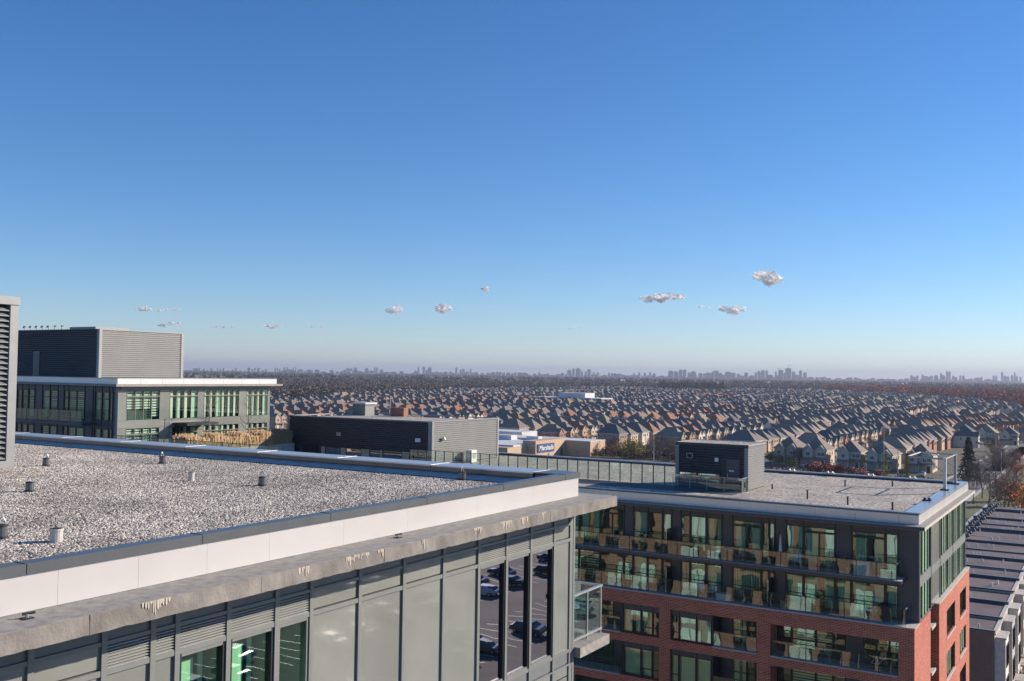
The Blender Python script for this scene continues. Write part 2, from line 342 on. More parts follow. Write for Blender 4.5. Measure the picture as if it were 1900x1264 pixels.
# gravel: real stones over a bed
B('roof_bed', fb, (X0, Y0, -2.98), (XFA - .2, 21.3, -2.70), 'gravel_bed')
def stone_mesh(seed):
    q = random.Random(seed); import bmesh
    bm = bmesh.new(); bmesh.ops.create_icosphere(bm, subdivisions=1, radius=1)
    sx, sy, sz = q.uniform(.8, 1.25), q.uniform(.6, .9), q.uniform(.45, .7)
    for v in bm.verts: v.co = Vector((v.co.x * sx, v.co.y * sy, v.co.z * sz)) * q.uniform(.82, 1.15)
    me = bpy.data.meshes.new('stone'); bm.to_mesh(me); bm.free(); return me
def gravel_layer(name, parent, x0, x1, y0, y1, z, dens, smin, smax, keep=None):
    """flat sheet whose faces carry scattered stones (geometry nodes), one countless layer"""
    mb = MB(); nx = max(1, int((x1 - x0) / 3)); ny = max(1, int((y1 - y0) / 3))
    for i in range(nx):
        for j in range(ny):
            a, b = x0 + (x1 - x0) * i / nx, x0 + (x1 - x0) * (i + 1) / nx; c, d = y0 + (y1 - y0) * j / ny, y0 + (y1 - y0) * (j + 1) / ny
            if keep and not keep((a + b) / 2, (c + d) / 2): continue
            mb.quad([(a, c, z), (b, c, z), (b, d, z), (a, d, z)], 'gravel_bed')
    o = mb.obj(name, parent, kind='stuff')
    sm = stone_mesh(5)
    ms = bpy.data.materials.get('stone_mat')
    if not ms:
        ms = bpy.data.materials.new('stone_mat'); ms.use_nodes = True; t = ms.node_tree; b = t.nodes['Principled BSDF']; b.inputs['Roughness'].default_value = .85
        oi = nd(t, 'ShaderNodeObjectInfo'); r = nd(t, 'ShaderNodeValToRGB'); e = r.color_ramp.elements; e[0].color = (.12, .105, .085, 1); e[1].color = (.84, .75, .64, 1); e[1].position = .9
        qq = e.new(.35); qq.color = (.42, .37, .31, 1); qq = e.new(.6); qq.color = (.6, .54, .46, 1)
        t.links.new(oi.outputs['Random'], r.inputs[0]); ge = nd(t, 'ShaderNodeNewGeometry'); ns = nd(t, 'ShaderNodeTexNoise'); ns.inputs['Scale'].default_value = .45; ns.inputs['Detail'].default_value = 5; t.links.new(ge.outputs['Position'], ns.inputs['Vector'])
        mr = nd(t, 'ShaderNodeMapRange'); mr.inputs[1].default_value = .3; mr.inputs[2].default_value = .7; mr.inputs[3].default_value = .66; mr.inputs[4].default_value = 1.18; t.links.new(ns.outputs[0], mr.inputs[0])
        sc = nd(t, 'ShaderNodeVectorMath', operation='SCALE'); t.links.new(r.outputs[0], sc.inputs[0]); t.links.new(mr.outputs[0], sc.inputs['Scale']); t.links.new(sc.outputs[0], b.inputs['Base Color'])
    sm.materials.append(ms)
    so = bpy.data.objects.new('pebble', sm)
    g = bpy.data.node_groups.new('scatter', 'GeometryNodeTree')
    g.interface.new_socket('Geometry', in_out='INPUT', socket_type='NodeSocketGeometry'); g.interface.new_socket('Geometry', in_out='OUTPUT', socket_type='NodeSocketGeometry')
    gi = g.nodes.new('NodeGroupInput'); go = g.nodes.new('NodeGroupOutput'); dp = g.nodes.new('GeometryNodeDistributePointsOnFaces'); dp.inputs['Density'].default_value = dens
    ip = g.nodes.new('GeometryNodeInstanceOnPoints'); ob = g.nodes.new('GeometryNodeObjectInfo'); ob.inputs['Object'].default_value = so; jn = g.nodes.new('GeometryNodeJoinGeometry')
    rr = g.nodes.new('FunctionNodeRandomValue'); rr.data_type = 'FLOAT_VECTOR'; rr.inputs[0].default_value = (-.5, -.5, 0); rr.inputs[1].default_value = (.5, .5, 6.28)
    rs = g.nodes.new('FunctionNodeRandomValue'); rs.inputs[2].default_value = smin; rs.inputs[3].default_value = smax; rs.inputs['Seed'].default_value = 4
    L = g.links.new; L(gi.outputs[0], dp.inputs[0]); L(dp.outputs['Points'], ip.inputs['Points']); L(ob.outputs['Geometry'], ip.inputs['Instance'])
    L(rr.outputs[0], ip.inputs['Rotation']); L(rs.outputs[1], ip.inputs['Scale']); L(ip.outputs[0], jn.inputs[0]); L(gi.outputs[0], jn.inputs[0]); L(jn.outputs[0], go.inputs[0])
    md = o.modifiers.new('scatter', 'NODES'); md.node_group = g; return o
def inview(x, y, z, mg=60):
    px, py, d = proj((x, y, z)); return d > 0 and -mg < px < 1900 + mg and -mg < py < 1264 + mg
gravel_layer('gravel', fb, -39, XFA - .23, 5.5, 20.84, -2.685, 900, .017, .034, keep=lambda x, y: inview(x, y, -2.7, 250))
# facade of grey panels: (y0, y1, kind)
my = [-2.6, -.9, .5, 1.9, 3.1, 4.3, 5.3, 6.4, 7.65, 8.71, 9.50, 9.93, 10.9, 11.92, 12.73, 13.99, 15.28, 16.59, 17.88, 19.01, 20.08, 21.2, 22.2]
kinds = 'PPLPPWLPPLGWWwPPPPDDDP'   # P panel, L louvre over panel, G louvre over panel narrow, W curtain window, w dark window, D mirror window
def niche(mb, y0, y1, z0, z1, xf, dep, m, mf=None):
    mb.quad([(xf - dep, y0, z0), (xf - dep, y1, z0), (xf - dep, y1, z1), (xf - dep, y0, z1)], m)
    mb.quad([(xf - dep, y0, z0), (xf, y0, z0), (xf, y1, z0), (xf - dep, y1, z0)], mf or m)
    mb.quad([(xf - dep, y0, z1), (xf - dep, y1, z1), (xf, y1, z1), (xf, y0, z1)], m)
    mb.quad([(xf - dep, y0, z0), (xf - dep, y0, z1), (xf, y0, z1), (xf, y0, z0)], m)
    mb.quad([(xf - dep, y1, z0), (xf, y1, z0), (xf, y1, z1), (xf - dep, y1, z1)], m)
def louvre_mesh(y0, y1, z0, z1, n):
    mb = MB(); mb.box((XF - .05, y0, z0), (XF - .04, y1, z1), 'black'); p = (z1 - z0) / n
    for i in range(n):
        z = z0 + i * p
        mb.add([(XF - .035, y0, z + p * .75), (XF - .035, y1, z + p * .75), (XF + .012, y1, z + p * .3), (XF + .012, y0, z + p * .3), (XF + .012, y0, z), (XF + .012, y1, z)], [(0, 3, 2, 1), (3, 4, 5, 2)], 'slat_grey')
    return mb
def facade_floor(zt, zs, top=True):
    """zt: top of the band, zs: storey shift; builds every bay of one storey"""
    for (a, b), kd in zip(zip(my[:-1], my[1:]), kinds):
        a += .045; b -= .045
        B('spandrel_panel', fb, (XF - .03, a, -3.66 + zs), (XF - .012, b, -3.26 + zs), 'panel_mid')
        B('transom', fb, (XF - .06, a, -3.72 + zs), (XF + .022, b, -3.662 + zs), 'frame_grey')
        if kd in 'LGWwD':
            louvre_mesh(a, b, -4.04 + zs, -3.722 + zs, 8).obj('louvre', fb)
        else:
            B('wall_panel', fb, (XF - .03, a, -4.02 + zs), (XF - .012, b, -3.722 + zs), 'panel_grey')
        B('transom', fb, (XF - .06, a, -4.12 + zs), (XF + .022, b, -4.042 + zs), 'frame_grey')
        z0, z1 = -6.76 + zs, -4.122 + zs
        if kd in 'PLG':
            B('wall_panel', fb, (XF - .03, a, z0), (XF - .012, b, z1), 'panel_grey')
        else:
            dk = kd in 'D'
            fr = MB()
            for c in ((a, a + .05), (b - .05, b)): fr.box((XF - .12, c[0], z0), (XF + .008, c[1], z1), 'frame_dark' if kd != 'w' else 'frame_grey')
            for c in ((z0, z0 + .05), (z1 - .05, z1)): fr.box((XF - .12, a + .051, c[0]), (XF + .006, b - .051, c[1]), 'frame_grey')
            wn = fr.obj('window', fb)
            MB().box((XF - .065, a + .052, z0 + .052), (XF - .055, b - .052, z1 - .052), 'glass_dark' if dk else 'glass_clear').obj('pane', wn)
            nb = MB(); niche(nb, a + .03, b - .03, z0 + .01, z1 - .01, XF - .13, .6, 'black' if dk else 'room_teal'); nb.obj('room', wn)
            if kd == 'w': B('curtain', wn, (XF - .32, a + .1, z0 + .9), (XF - .30, a + (b - a) * .4, z1 - .5), 'curtain_cream')
            if kd == 'W':
                cw = (b - a)
                B('curtain', wn, (XF - .32, a + .06, z0 + .05), (XF - .30, a + cw * .6, z1 - .22), 'curtain_green')
                B('curtain', wn, (XF - .35, a + cw * .74, z0 + .05), (XF - .33, a + cw * .84, z1 - .12), 'curtain_cream')
        B('transom', fb, (XF - .06, a, -6.84 + zs), (XF + .022, b, -6.762 + zs), 'frame_grey')
        B('spandrel_panel', fb, (XF - .03, a, -7.1 + zs), (XF - .012, b, -6.842 + zs), 'panel_mid')
    for y in my:
        B('mullion', fb, (XF - .1, y - .044, -7.12 + zs), (XF + .03, y + .044, -3.255 + zs), 'frame_grey')
facade_floor(0, 0)
def floor2():
    for (a, b), kd in list(zip(zip(my[:-1], my[1:]), kinds))[8:]:
        a += .045; b -= .045
        B('spandrel_panel', fb, (XF - .03, a, -7.4), (XF - .012, b, -7.16), 'panel_grey')
        if kd in 'LGWwD': louvre_mesh(a, b, -7.75, -7.43, 11).obj('louvre', fb)
        else: B('wall_panel', fb, (XF - .03, a, -7.75), (XF - .012, b, -7.43), 'panel_grey')
        B('wall_panel', fb, (XF - .03, a, -10.4), (XF - .012, b, -7.8), 'panel_grey' if kd in 'PLG' else 'panel_dark')
    for y in my: B('mullion', fb, (XF - .1, y - .044, -10.5), (XF + .03, y + .044, -7.16), 'frame_grey')
floor2()
B('spandrel_band', fb, (XF - .74, my[0], -7.158), (XF + .026, 22.24, -7.122), 'frame_grey')
B('wall', fb, (XF - .74, Y0, -33.9), (XF - .03, 22.2, -10.52), 'brown_brick')
B('wall', fb, (XF - .14, 22.0, -10.5), (XF + .02, 22.24, -3.255), 'frame_grey')
# +Y side, seen mirrored in the glass across the court: brick piers, windows, upper cladding
nside = MB(); q = random.Random(5)
for fl in range(9):
    zt = -3.4 - fl * 3.3
    for i in range(15):
        x1 = XF - .8 - i * 3.3
        hi = fl < 2; pw = q.choice([.5, .8, 1.1, 1.5])
        B('pier', fb, (x1 - pw, 21.0, zt - 3.3), (x1, 21.45 if not hi else 21.3, zt), 'panel_mid' if hi else 'brown_brick')
        B('lintel', fb, (x1 - 3.3, 21.0, zt - .5), (x1 - pw - .01, 21.4 if not hi else 21.25, zt), 'panel_mid' if hi else 'brown_brick')
        m_ = MB(); m_.box((x1 - 3.28, 21.0, zt - 3.28), (x1 - pw - .02, 21.12, zt - .52), q.choice(['black', 'black', 'curtain_teal'])); m_.box((x1 - 2.26, 21.12, zt - 3.2), (x1 - 2.18, 21.18, zt - .75), 'frame_grey'); m_.obj('window', fb)
# balcony beyond the corner
bal = MB().box((XF - 1.6, 22.26, -7.02), (-11.45, 23.92, -6.77), 'concrete').obj('balcony', fb)
for a, b in ((22.32, 23.1), (23.14, 23.86)):
    B('glass_panel', bal, (-11.715, a, -6.62), (-11.70, b, -5.56), 'glass_rail')
B('glass_panel', bal, (XF - 1.55, 23.88, -6.62), (-11.76, 23.895, -5.56), 'glass_rail')
m_ = MB(); m_.box((-11.74, 22.28, -5.56), (-11.67, 23.94, -5.51), 'steel'); m_.box((XF - 1.55, 23.86, -5.56), (-11.741, 23.92, -5.51), 'steel'); m_.box((-11.73, 22.28, -6.68), (-11.68, 23.94, -6.63), 'steel'); m_.obj('handrail', bal)
for y in (22.3, 23.12, 23.9): B('post', bal, (-11.73, y - .02, -6.77), (-11.69, y + .02, -5.56), 'steel')
q = random.Random(2); m_ = MB()
for i in range(420):
    x, y = -12.25 + q.uniform(-.3, .3), 22.95 + q.uniform(-.5, .45); h = q.uniform(.03, .08)
    m_.quad([(x, y, -6.765), (x + .02, y + .01, -6.765), (x + .01 + q.uniform(-.03, .03), y + q.uniform(-.03, .03), -6.765 + h)], 'leaf_green')
m_.box((-12.6, 22.4, -6.768), (-11.95, 23.45, -6.76), 'leaf_green')
tag(m_.obj('artificial_turf'), 'bright green turf mat on the small corner balcony', 'mat')
def cafe_table(loc, label, r=.3):
    t = thing('cafe_table', label, 'table', loc, world=False); m_ = MB().cyl((0, 0, .68), (0, 0, .71), r, r, 'white_paint', 16); m_.obj('tabletop', t)
    MB().cyl((0, 0, .02), (0, 0, .68), .03, .03, 'steel', 8).obj('leg', t); MB().cyl((0, 0, 0), (0, 0, .02), r * .6, r * .6, 'steel', 12).obj('base', t); return t
cafe_table((-12.35, 23.3, -6.755), 'small round white table behind the corner balcony glass')
# things on the front roof
def vent(loc, label):
    t = thing('roof_vent', label, 'roof vent', loc, group='hooked roof anchors on the gravel roof', world=False)
    m_ = MB(); m_.cyl((0, 0, -.03), (0, 0, .05), .15, .13, 'black_rubber', 14); m_.cyl((0, 0, .05), (0, 0, .22), .115, .11, 'coping_grey', 14); m_.cyl((0, 0, .22), (0, 0, .245), .125, .1, 'black_rubber', 14); m_.obj('base', t)
    m_ = MB(); P = [(math.cos(math.pi * i / 8) * .065, math.sin(math.pi * i / 8) * .1 + .27) for i in range(9)]
    P = [(.065, .24)] + P + [(-.065, .24)]
    for a, b in zip(P[:-1], P[1:]): m_.cyl((a[0], 0, a[1]), (b[0], 0, b[1]), .013, .013, 'steel', 6)
    m_.obj('hook', t); t.rotation_euler.z = rnd.uniform(0, 3); t.scale = (.78, .78, .9); return t
GR = -2.68
for px, py, lb in ((85, 865, 'hooked anchor on the gravel, nearest the louvred wall edge and far parapet'), (55, 913, 'hooked dark anchor on the gravel below the louvred wall corner'), (301, 861, 'hooked anchor on the gravel close to the far parapet, left of centre'), (486, 902, 'hooked anchor standing alone in the middle of the gravel roof'), (858, 891, 'hooked steel anchor near the far right corner of the gravel roof'), (2, 1000, 'dark anchor on the gravel cut off at the left picture edge')):
    p = onz(px, py, GR); vent((p.x, p.y, GR), lb)
def pipe(px, py, r, h, lb):
    p = onz(px, py, GR); t = thing('vent_pipe', lb, 'vent pipe', (p.x, p.y, GR), world=False)
    MB().cyl((0, 0, -.02), (0, 0, h), r, r, 'plastic_pale', 16).obj('pipe', t); MB().cyl((0, 0, h - .03), (0, 0, h), r * 1.12, r * 1.12, 'plastic_pale', 16).obj('rim', t); MB().cyl((0, 0, h), (0, 0, h + .003), r * .85, r * .85, 'black', 16).obj('opening', t)
pipe(104, 1006, .095, .21, 'fat pale vent pipe on the gravel near the front coping')
pipe(355, 893, .07, .21, 'slim pale vent pipe on the gravel in front of the far parapet')
def anchor(p, lb):
    t = thing('slab_anchor', lb, 'anchor', tuple(p), world=False)
    m_ = MB().box((-.06, -.06, 0), (.06, .06, .012), 'black_rubber'); m_.cyl((0, 0, .012), (0, 0, .05), .022, .022, 'steel', 8); m_.obj('base', t)
    MB().cyl((-.02, -.05, .055), (.02, .09, .06), .016, .016, 'black_rubber', 6).obj('eye', t)
for px, py, lb in ((50, 1148, 'small dark anchor on the concrete ledge, lower left'), (738, 998, 'small dark anchor on the concrete ledge above the grey panels')):
    p = onz(px, py, -3.0); anchor((p.x, p.y, -2.998), lb)
# louvred screen at the left edge
ls = thing('louvre_screen', 'tall grey louvred screen wall standing on the gravel at the left edge', 'louvre wall', (-25, 14, GR))
p1 = onz(26, 868, GR); XL = p1.x; YL = p1.y; ztop = onx(42, 552, XL).z; 
YLp = onx(16, 868, XL).y
B('post', ls, (XL - .4, YL - .23, GR), (XL, YL, ztop - .22), 'slat_pale')
B('wall', ls, (XL - .4, 6, GR), (XL - .25, YL - .24, ztop - .22), 'black')
B('cap', ls, (XL - .42, 6, ztop - .215), (XL + .03, YL + .02, ztop), 'slat_pale')
B('sill', ls, (XL - .4, 6, GR - .02), (XL + .06, YL - .231, GR + .2), 'slat_pale')
nsl = 29
for i in range(nsl):
    z = GR + .24 + i * (ztop - .25 - GR - .24) / nsl
    m_ = MB(); m_.add([(XL - .2, 6, z + .13), (XL - .2, YL - .24, z + .13), (XL - .02, YL - .24, z + .02), (XL - .02, 6, z + .02), (XL - .2, 6, z + .115), (XL - .2, YL - .24, z + .115), (XL - .02, YL - .24, z), (XL - .02, 6, z)], [(0, 3, 2, 1), (3, 7, 6, 2), (4, 5, 6, 7)], 'slat_pale'); m_.obj('louvre_slat', ls)

# ------------------------------------------------------------------ RIGHT BUILDING
rb = thing('apartment_building', 'mid-rise block with red brick lower floors, glazed top floors and gravel roof', 'building', (-40, 80, GZ))
YF2, YG = 67.8, 69.4; XR = -11.15; YB = 92.0; XL2 = -76.0
# glazed inner wall helper: window on plane Y (facing -Y)
def win_y(parent, x0, x1, z0, z1, Y, style, cur=None, split=None, dep=.8, gl='glass_tint', fm='frame_dark'):
    fw = .05; fr = MB()
    for c in ((x0, x0 + fw), (x1 - fw, x1)): fr.box((c[0], Y - .03, z0), (c[1], Y + .1, z1), fm)
    for c in ((z0, z0 + fw), (z1 - fw, z1)): fr.box((x0 + fw, Y - .028, c[0]), (x1 - fw, Y + .1, c[1]), fm)
    if split:
        for s in split: fr.box((x0 + fw, Y - .02, z0 + (z1 - z0) * s - .025), (x1 - fw, Y + .08, z0 + (z1 - z0) * s + .025), fm)
    if style == 'door': xm = (x0 + x1) / 2; fr.box((xm - .05, Y - .02, z0 + fw), (xm + .05, Y + .08, z1 - fw), fm)
    wn = fr.obj('sliding_door' if style == 'door' else 'window', parent)
    MB().box((x0 + fw + .001, Y + .02, z0 + fw + .001), (x1 - fw - .001, Y + .03, z1 - fw - .001), gl).obj('pane', wn)
    nb = MB(); yb = Y + dep
    nb.quad([(x0 + .01, yb, z0 + .01), (x1 - .01, yb, z0 + .01), (x1 - .01, yb, z1 - .01), (x0 + .01, yb, z1 - .01)], 'room')
    nb.quad([(x0 + .01, Y + .1, z0 + .01), (x1 - .01, Y + .1, z0 + .01), (x1 - .01, yb, z0 + .01), (x0 + .01, yb, z0 + .01)], 'room_warm')
    nb.quad([(x0 + .01, Y + .1, z1 - .01), (x0 + .01, yb, z1 - .01), (x1 - .01, yb, z1 - .01), (x1 - .01, Y + .1, z1 - .01)], 'room')
    nb.quad([(x0 + .01, Y + .1, z0 + .01), (x0 + .01, yb, z0 + .01), (x0 + .01, yb, z1 - .01), (x0 + .01, Y + .1, z1 - .01)], 'room')
    nb.quad([(x1 - .01, Y + .1, z0 + .01), (x1 - .01, Y + .1, z1 - .01), (x1 - .01, yb, z1 - .01), (x1 - .01, yb, z0 + .01)], 'room'); nb.obj('room', wn)
    W = x1 - x0
    if cur in ('blind', 'vblind'):
        m_ = MB()
        if cur == 'blind':
            zz = z1 - .08
            while zz > z0 + .2: m_.box((x0 + .07, Y + .14, zz - .1), (x1 - .07, Y + .145, zz), 'blind_white'); zz -= .19
        else:
            xx = x0 + .08
            while xx < x1 - .12: m_.box((xx, Y + .14, z0 + .1), (xx + .055, Y + .17, z1 - .1), 'blind_white'); xx += .12
        m_.obj('blind', wn)
    elif cur:
        for a, b in ((0.03, .97),) if cur.endswith('!') else ((.03, .42), (.66, .97)):
            m_ = MB(); n = max(3, int((b - a) * W / .09)); m = cur.rstrip('!'); xs = [x0 + fw + (W - 2 * fw) * (a + (b - a) * i / n) for i in range(n + 1)]
            for i in range(n):
                d0, d1 = (.16, .22) if i % 2 else (.22, .16)
                m_.quad([(xs[i], Y + d0, z0 + .08), (xs[i + 1], Y + d1, z0 + .08), (xs[i + 1], Y + d1, z1 - .1), (xs[i], Y + d0, z1 - .1)], m)
            m_.obj('curtain', wn)
    return wn
# structure
B('wall', rb, (XL2, YG + .95, GZ), (XR - .35, YB, -9.3), 'panel_dark')
m_ = MB(); m_.box((XL2, 67.0, -9.45), (-10.42, YB + .5, -9.25), 'stone_ledge', skip=('+z',)); m_.box((XL2, 67.001, -9.25), (-10.421, YB + .499, -9.22), 'concrete'); m_.obj('roof_slab', rb)
B('slab_edge', rb, (XL2, 66.98, -9.44), (-10.44, 66.999, -9.26), 'panel_dark')
B('roof_bed', rb, (XL2, 68.3, -9.2), (-11.9, YB - .3, -8.76), 'gravel_fine', kind='stuff')
fx = [XL2, -72, -68, -64, -60, -56, -52, -48.4, -45.4, -42.4, -39.4, -36.4, -33.41, -30.5, -28.04, -25.22, -22.67, -20.03, -17.41, -14.8, -12.13, -10.9]
for a, b in zip(fx[:-1], fx[1:]): B('fascia_panel', rb, (a + .01, YF2, -9.21), (b - .01, YF2 + .02, -8.62), 'fascia_white')
for i in range(9):
    a, b = YF2 + .03 + i * 2.7, min(YF2 + (i + 1) * 2.7, YB)
    B('fascia_panel', rb, (-10.92, a + .01, -9.21), (-10.90, b - .01, -8.62), 'fascia_white')
for a, b in zip(fx[:-1], fx[1:]): B('coping', rb, (a + .008, YF2 - .03, -8.61), (b - .008, YF2 + .45, -8.5), 'coping_grey')
for i in range(9):
    a, b = YF2 + .46 + i * 2.62, min(YF2 + .46 + (i + 1) * 2.62, YB + .1)
    if a < YB: B('coping', rb, (-11.85, a + .008, -8.58), (-10.90, b - .008, -8.5), 'coping_pale')
B('parapet', rb, (-11.8, YF2 + .46, -9.2), (-10.95, YB, -8.585), 'membrane')
for i in range(16):
    a = XL2 + i * 4.0; B('coping', rb, (a + .008, YB - .35, -8.60), (min(a + 4, -11.86) - .008, YB + .02, -8.5), 'coping_pale')
B('parapet', rb, (XL2, YB - .3, -9.2), (-11.9, YB - .02, -8.605), 'panel_dark')
# floors: top two glazed storeys
gx = [-38.5, -35.90, -34.08, -32.09, -31.33, -30.15, -28.96, -28.24, -27.52, -26.79, -25.57, -24.38, -23.62, -21.52, -20.98, -20.56, -19.81, -18.58, -16.45, -15.39, -13.22, -12.41, -12.1, -11.2]
k1 = 'wwdswwwswwwsdwwswdsdwss'
c1 = ['curtain_teal', 'curtain_green', None, None, 'curtain_teal!', None, None, None, None, 'curtain_green', 'curtain_green', None, 'curtain_cream', 'curtain_cream', None, None, 'curtain_teal', 'curtain_teal', None, 'curtain_green', 'curtain_teal!', None, None]
k2 = 'wwwwwwwswwwswwwswwwwwss'
c2 = ['curtain_green', 'blind', None, 'blind', 'curtain_teal!', None, None, None, 'curtain_green', 'curtain_green!', 'curtain_green!', None, 'vblind', 'curtain_green', None, None, 'curtain_green!', 'curtain_green', 'curtain_green!', 'curtain_teal', 'curtain_teal!', None, None]
for (zt, zb, zh, kk, cc) in ((-9.46, -12.9, -10.15, k1, c1), (-13.3, -15.74, -13.5, k2, c2)):
    for i in range(len(gx) - 1):
        a, b = gx[i] + .035, gx[i + 1] - .035; kd = kk[i]
        if kd == 's':
            B('wall_panel', rb, (a, YG, zb), (b, YG + .05, zt), 'panel_dark')
        else:
            B('spandrel_panel', rb, (a, YG, zh), (b, YG + .05, zt), 'panel_dark')
            if kd == 'd':
                win_y(rb, a, b, zh - .36, zh - .01, YG, 'window', cc[i] + '!' if cc[i] and not cc[i].endswith('!') else cc[i]); win_y(rb, a, b, zb + .08, zh - .38, YG, 'door', cc[i])
            else: win_y(rb, a, b, zb + .08, zh - .01, YG, 'window', cc[i], split=(.42,))
    for x in gx[1:]: B('mullion', rb, (x - .033, YG - .05, zb), (x + .033, YG + .12, zt), 'frame_dark')
B('corner_panel', rb, (-12.1, YG - .06, -15.7), (-11.17, YG - .001, -9.46), 'panel_dark')
B('spandrel_band', rb, (-38.5, YG - .02, -13.28), (-12.11, YG + .2, -12.92), 'panel_dark')
# balconies of the two glazed storeys
def railing_y(parent, x0, x1, Y, z, h=1.07, step=1.25, pm='frame_dark', name='glass_railing', gm='glass_rail', pr=.018):
    r = MB().box((x0, Y - .03, z + h - .04), (x1, Y + .03, z + h), pm).obj(name, parent)
    n = max(1, round((x1 - x0) / step))
    for i in range(n):
        a, b = x0 + (x1 - x0) * i / n, x0 + (x1 - x0) * (i + 1) / n
        B('glass_panel', r, (a + .03, Y - .006, z + .08), (b - .03, Y + .006, z + h - .045), gm)
    for i in range(n + 1):
        x = x0 + (x1 - x0) * i / n; B('post', r, (x - pr, Y - pr, z), (x + pr, Y + pr, z + h - .041), pm)
    return r
B('balcony_slab', rb, (-38.5, YF2 - .05, -13.1), (-11.95, YG - .07, -12.9), 'panel_dark')
B('balcony_deck', rb, (-38.5, YF2 - .04, -12.899), (-11.97, YG - .08, -12.88), 'stone_ledge')
railing_y(rb, -38.4, -12.25, YF2 + .04, -12.88)
railing_y(rb, -38.4, -11.75, YF2 + .30, -15.74)
def side_rail(X, y0, y1, z, h=1.07):
    r = B('glass_railing', rb, (X - .03, y0, z + h - .04), (X + .03, y1, z + h), 'steel'); B('glass_panel', r, (X - .006, y0, z + .08), (X + .006, y1, z + h - .045), 'glass_rail')
side_rail(-12.25, YF2 + .08, YG - .1, -12.88); side_rail(-11.75, YF2 + .34, YG - .1, -15.74)
for x in (-28.2, -20.7, -35.2):
    for z in (-12.88, -15.7):
        if x == -35.2 and z == -12.88: continue
        d = MB().box((x - .02, YF2 + .5, z), (x + .02, YG - .08, z + 1.75), 'glass_frost'); d.box((x - .03, YF2 + .46, z), (x + .03, YF2 + .5, z + 1.8), 'steel'); d.obj('balcony_divider', rb)
# brick storeys
B('ledge', rb, (XL2, YF2 - .06, -15.82), (XR + .06, YG, -15.74), 'stone_ledge')
YI = YG + .05
for lv in range(5):
    zt = -15.82 - lv * 3.1; band = .95 if lv == 0 else .62; zo = zt - band; zb = zt - 3.1
    B('brick_band', rb, (XL2, YF2, zo), (XR - .001, YI if lv == 0 else YI, zt), 'red_brick')
    for a, b in ((-38.9, -38.0), (-31.58 + .5, -31.58 + 1.0) if 0 else (-28.51, -27.68), (-21.3, -20.39), (-12.12, XR - .001), (-48, -47.1)):
        B('brick_pier', rb, (a, YF2 + .002, zb), (b, YI - .002, zo), 'red_brick')
    # flush glazing between brick piers
    for a, b, cu in ((-31.45, -30.0, 'curtain_cream'), (-30.0, -29.1, 'curtain_teal'), (-29.1, -28.55, None), (-27.64, -27.05, 'curtain_green'), (-27.05, -25.75, 'curtain_teal!'), (-25.75, -24.62, 'curtain_teal!' if lv == 0 else 'vblind')):
        B('spandrel_panel', rb, (a + .02, YF2 + .25, zo - .42), (b - .02, YF2 + .3, zo - .002), 'panel_dark')
        win_y(rb, a + .02, b - .02, zb + .05, zo - .43, YF2 + .25, 'window', cu if lv == 0 else ('curtain_green!' if cu else None), split=(.3,) if (b - a) < 1.0 else None)
    B('return_wall', rb, (-31.6, YF2 + .2, zb), (-31.46, YI, zo - .002), 'frame_dark'); B('return_wall', rb, (-24.6, YF2 + .2, zb), (-24.5, YI, zo - .002), 'frame_dark')
    # recessed balconies
    for x0, x1, lst in ((-37.98, -31.62, [('w', .3, 'curtain_green'), ('d', .5, None), ('s', .2, None)]), (-24.48, -21.32, [('s', .28, None), ('w', .34, 'curtain_cream'), ('d', .38, None)]), (-20.37, -12.14, [('w', .12, None), ('w', .2, 'blind'), ('w', .14, 'blind'), ('w', .1, None), ('s', .14, None), ('d', .2, None), ('w', .1, 'curtain_cream')])):
        t = x0
        for kd, fr, cu in lst:
            wd = (x1 - x0) * fr
            if kd == 's': B('wall_panel', rb, (t + .01, YI, zb), (t + wd - .01, YI + .04, zo), 'panel_dark')
            else: win_y(rb, t + .01, t + wd - .01, zb + .1, zo - .05, YI, 'door' if kd == 'd' else 'window', cu, split=(.45,))
            t += wd
        B('balcony_deck', rb, (x0, YF2 - .04, zb - .05), (x1, YI, zb + .02), 'stone_ledge')
        railing_y(rb, x0 + .03, x1 - .03, YF2 + .12, zb + .02)
# lit right side (+X): strip windows over brick
def win_x(parent, y0, y1, z0, z1, X, n, fm='frame_grey', gl='glass_lit', cur='curtain_green', dep=.45):
    fr = MB(); fr.box((X - .06, y0, z0), (X + .02, y0 + .04, z1), fm); fr.box((X - .06, y1 - .04, z0), (X + .02, y1, z1), fm)
    for z in (z0, z1 - .05): fr.box((X - .1, y0 + .041, z), (X + .028, y1 - .041, z + .05), fm)
    wn = fr.obj('window', parent)
    for i in range(n):
        a, b = y0 + .04 + (y1 - y0 - .08) * i / n, y0 + .04 + (y1 - y0 - .08) * (i + 1) / n
        MB().box((X - .03, a + .03, z0 + .052), (X - .02, b - .03, z1 - .052), gl).obj('pane', wn)
        if i: B('mullion', wn, (X - .04, a - .022, z0 + .051), (X + .025, a + .022, z1 - .051), fm)
        if cur: B('curtain', wn, (X - .06, a + .08, z0 + .06), (X - .05, b - .2 if i % 3 else b - .5, z1 - .07), cur)
    B('room', wn, (X - dep - .01, y0 + .01, z0 + .01), (X - dep, y1 - .01, z1 - .01), 'room')
    return wn
for z0, z1 in ((-12.85, -9.85), (-15.7, -13.45)):
    for a, b, k in ((69.5, 74.1, 'w'), (74.1, 78.2, 'p'), (78.2, 84.6, 'w'), (84.6, 91.9, 'w')):
        if k == 'w':
            win_x(rb, a + .06, b - .06, z0, z1, XR, max(4, int((b - a) / .95)), cur='curtain_green' if a < 75 else 'curtain_cream')
        else:
            for i in range(5):
                B('wall_panel', rb, (XR - .06, a + .05 + i * .82, z0), (XR, a + .82 + i * .82, z1), 'panel_grey')
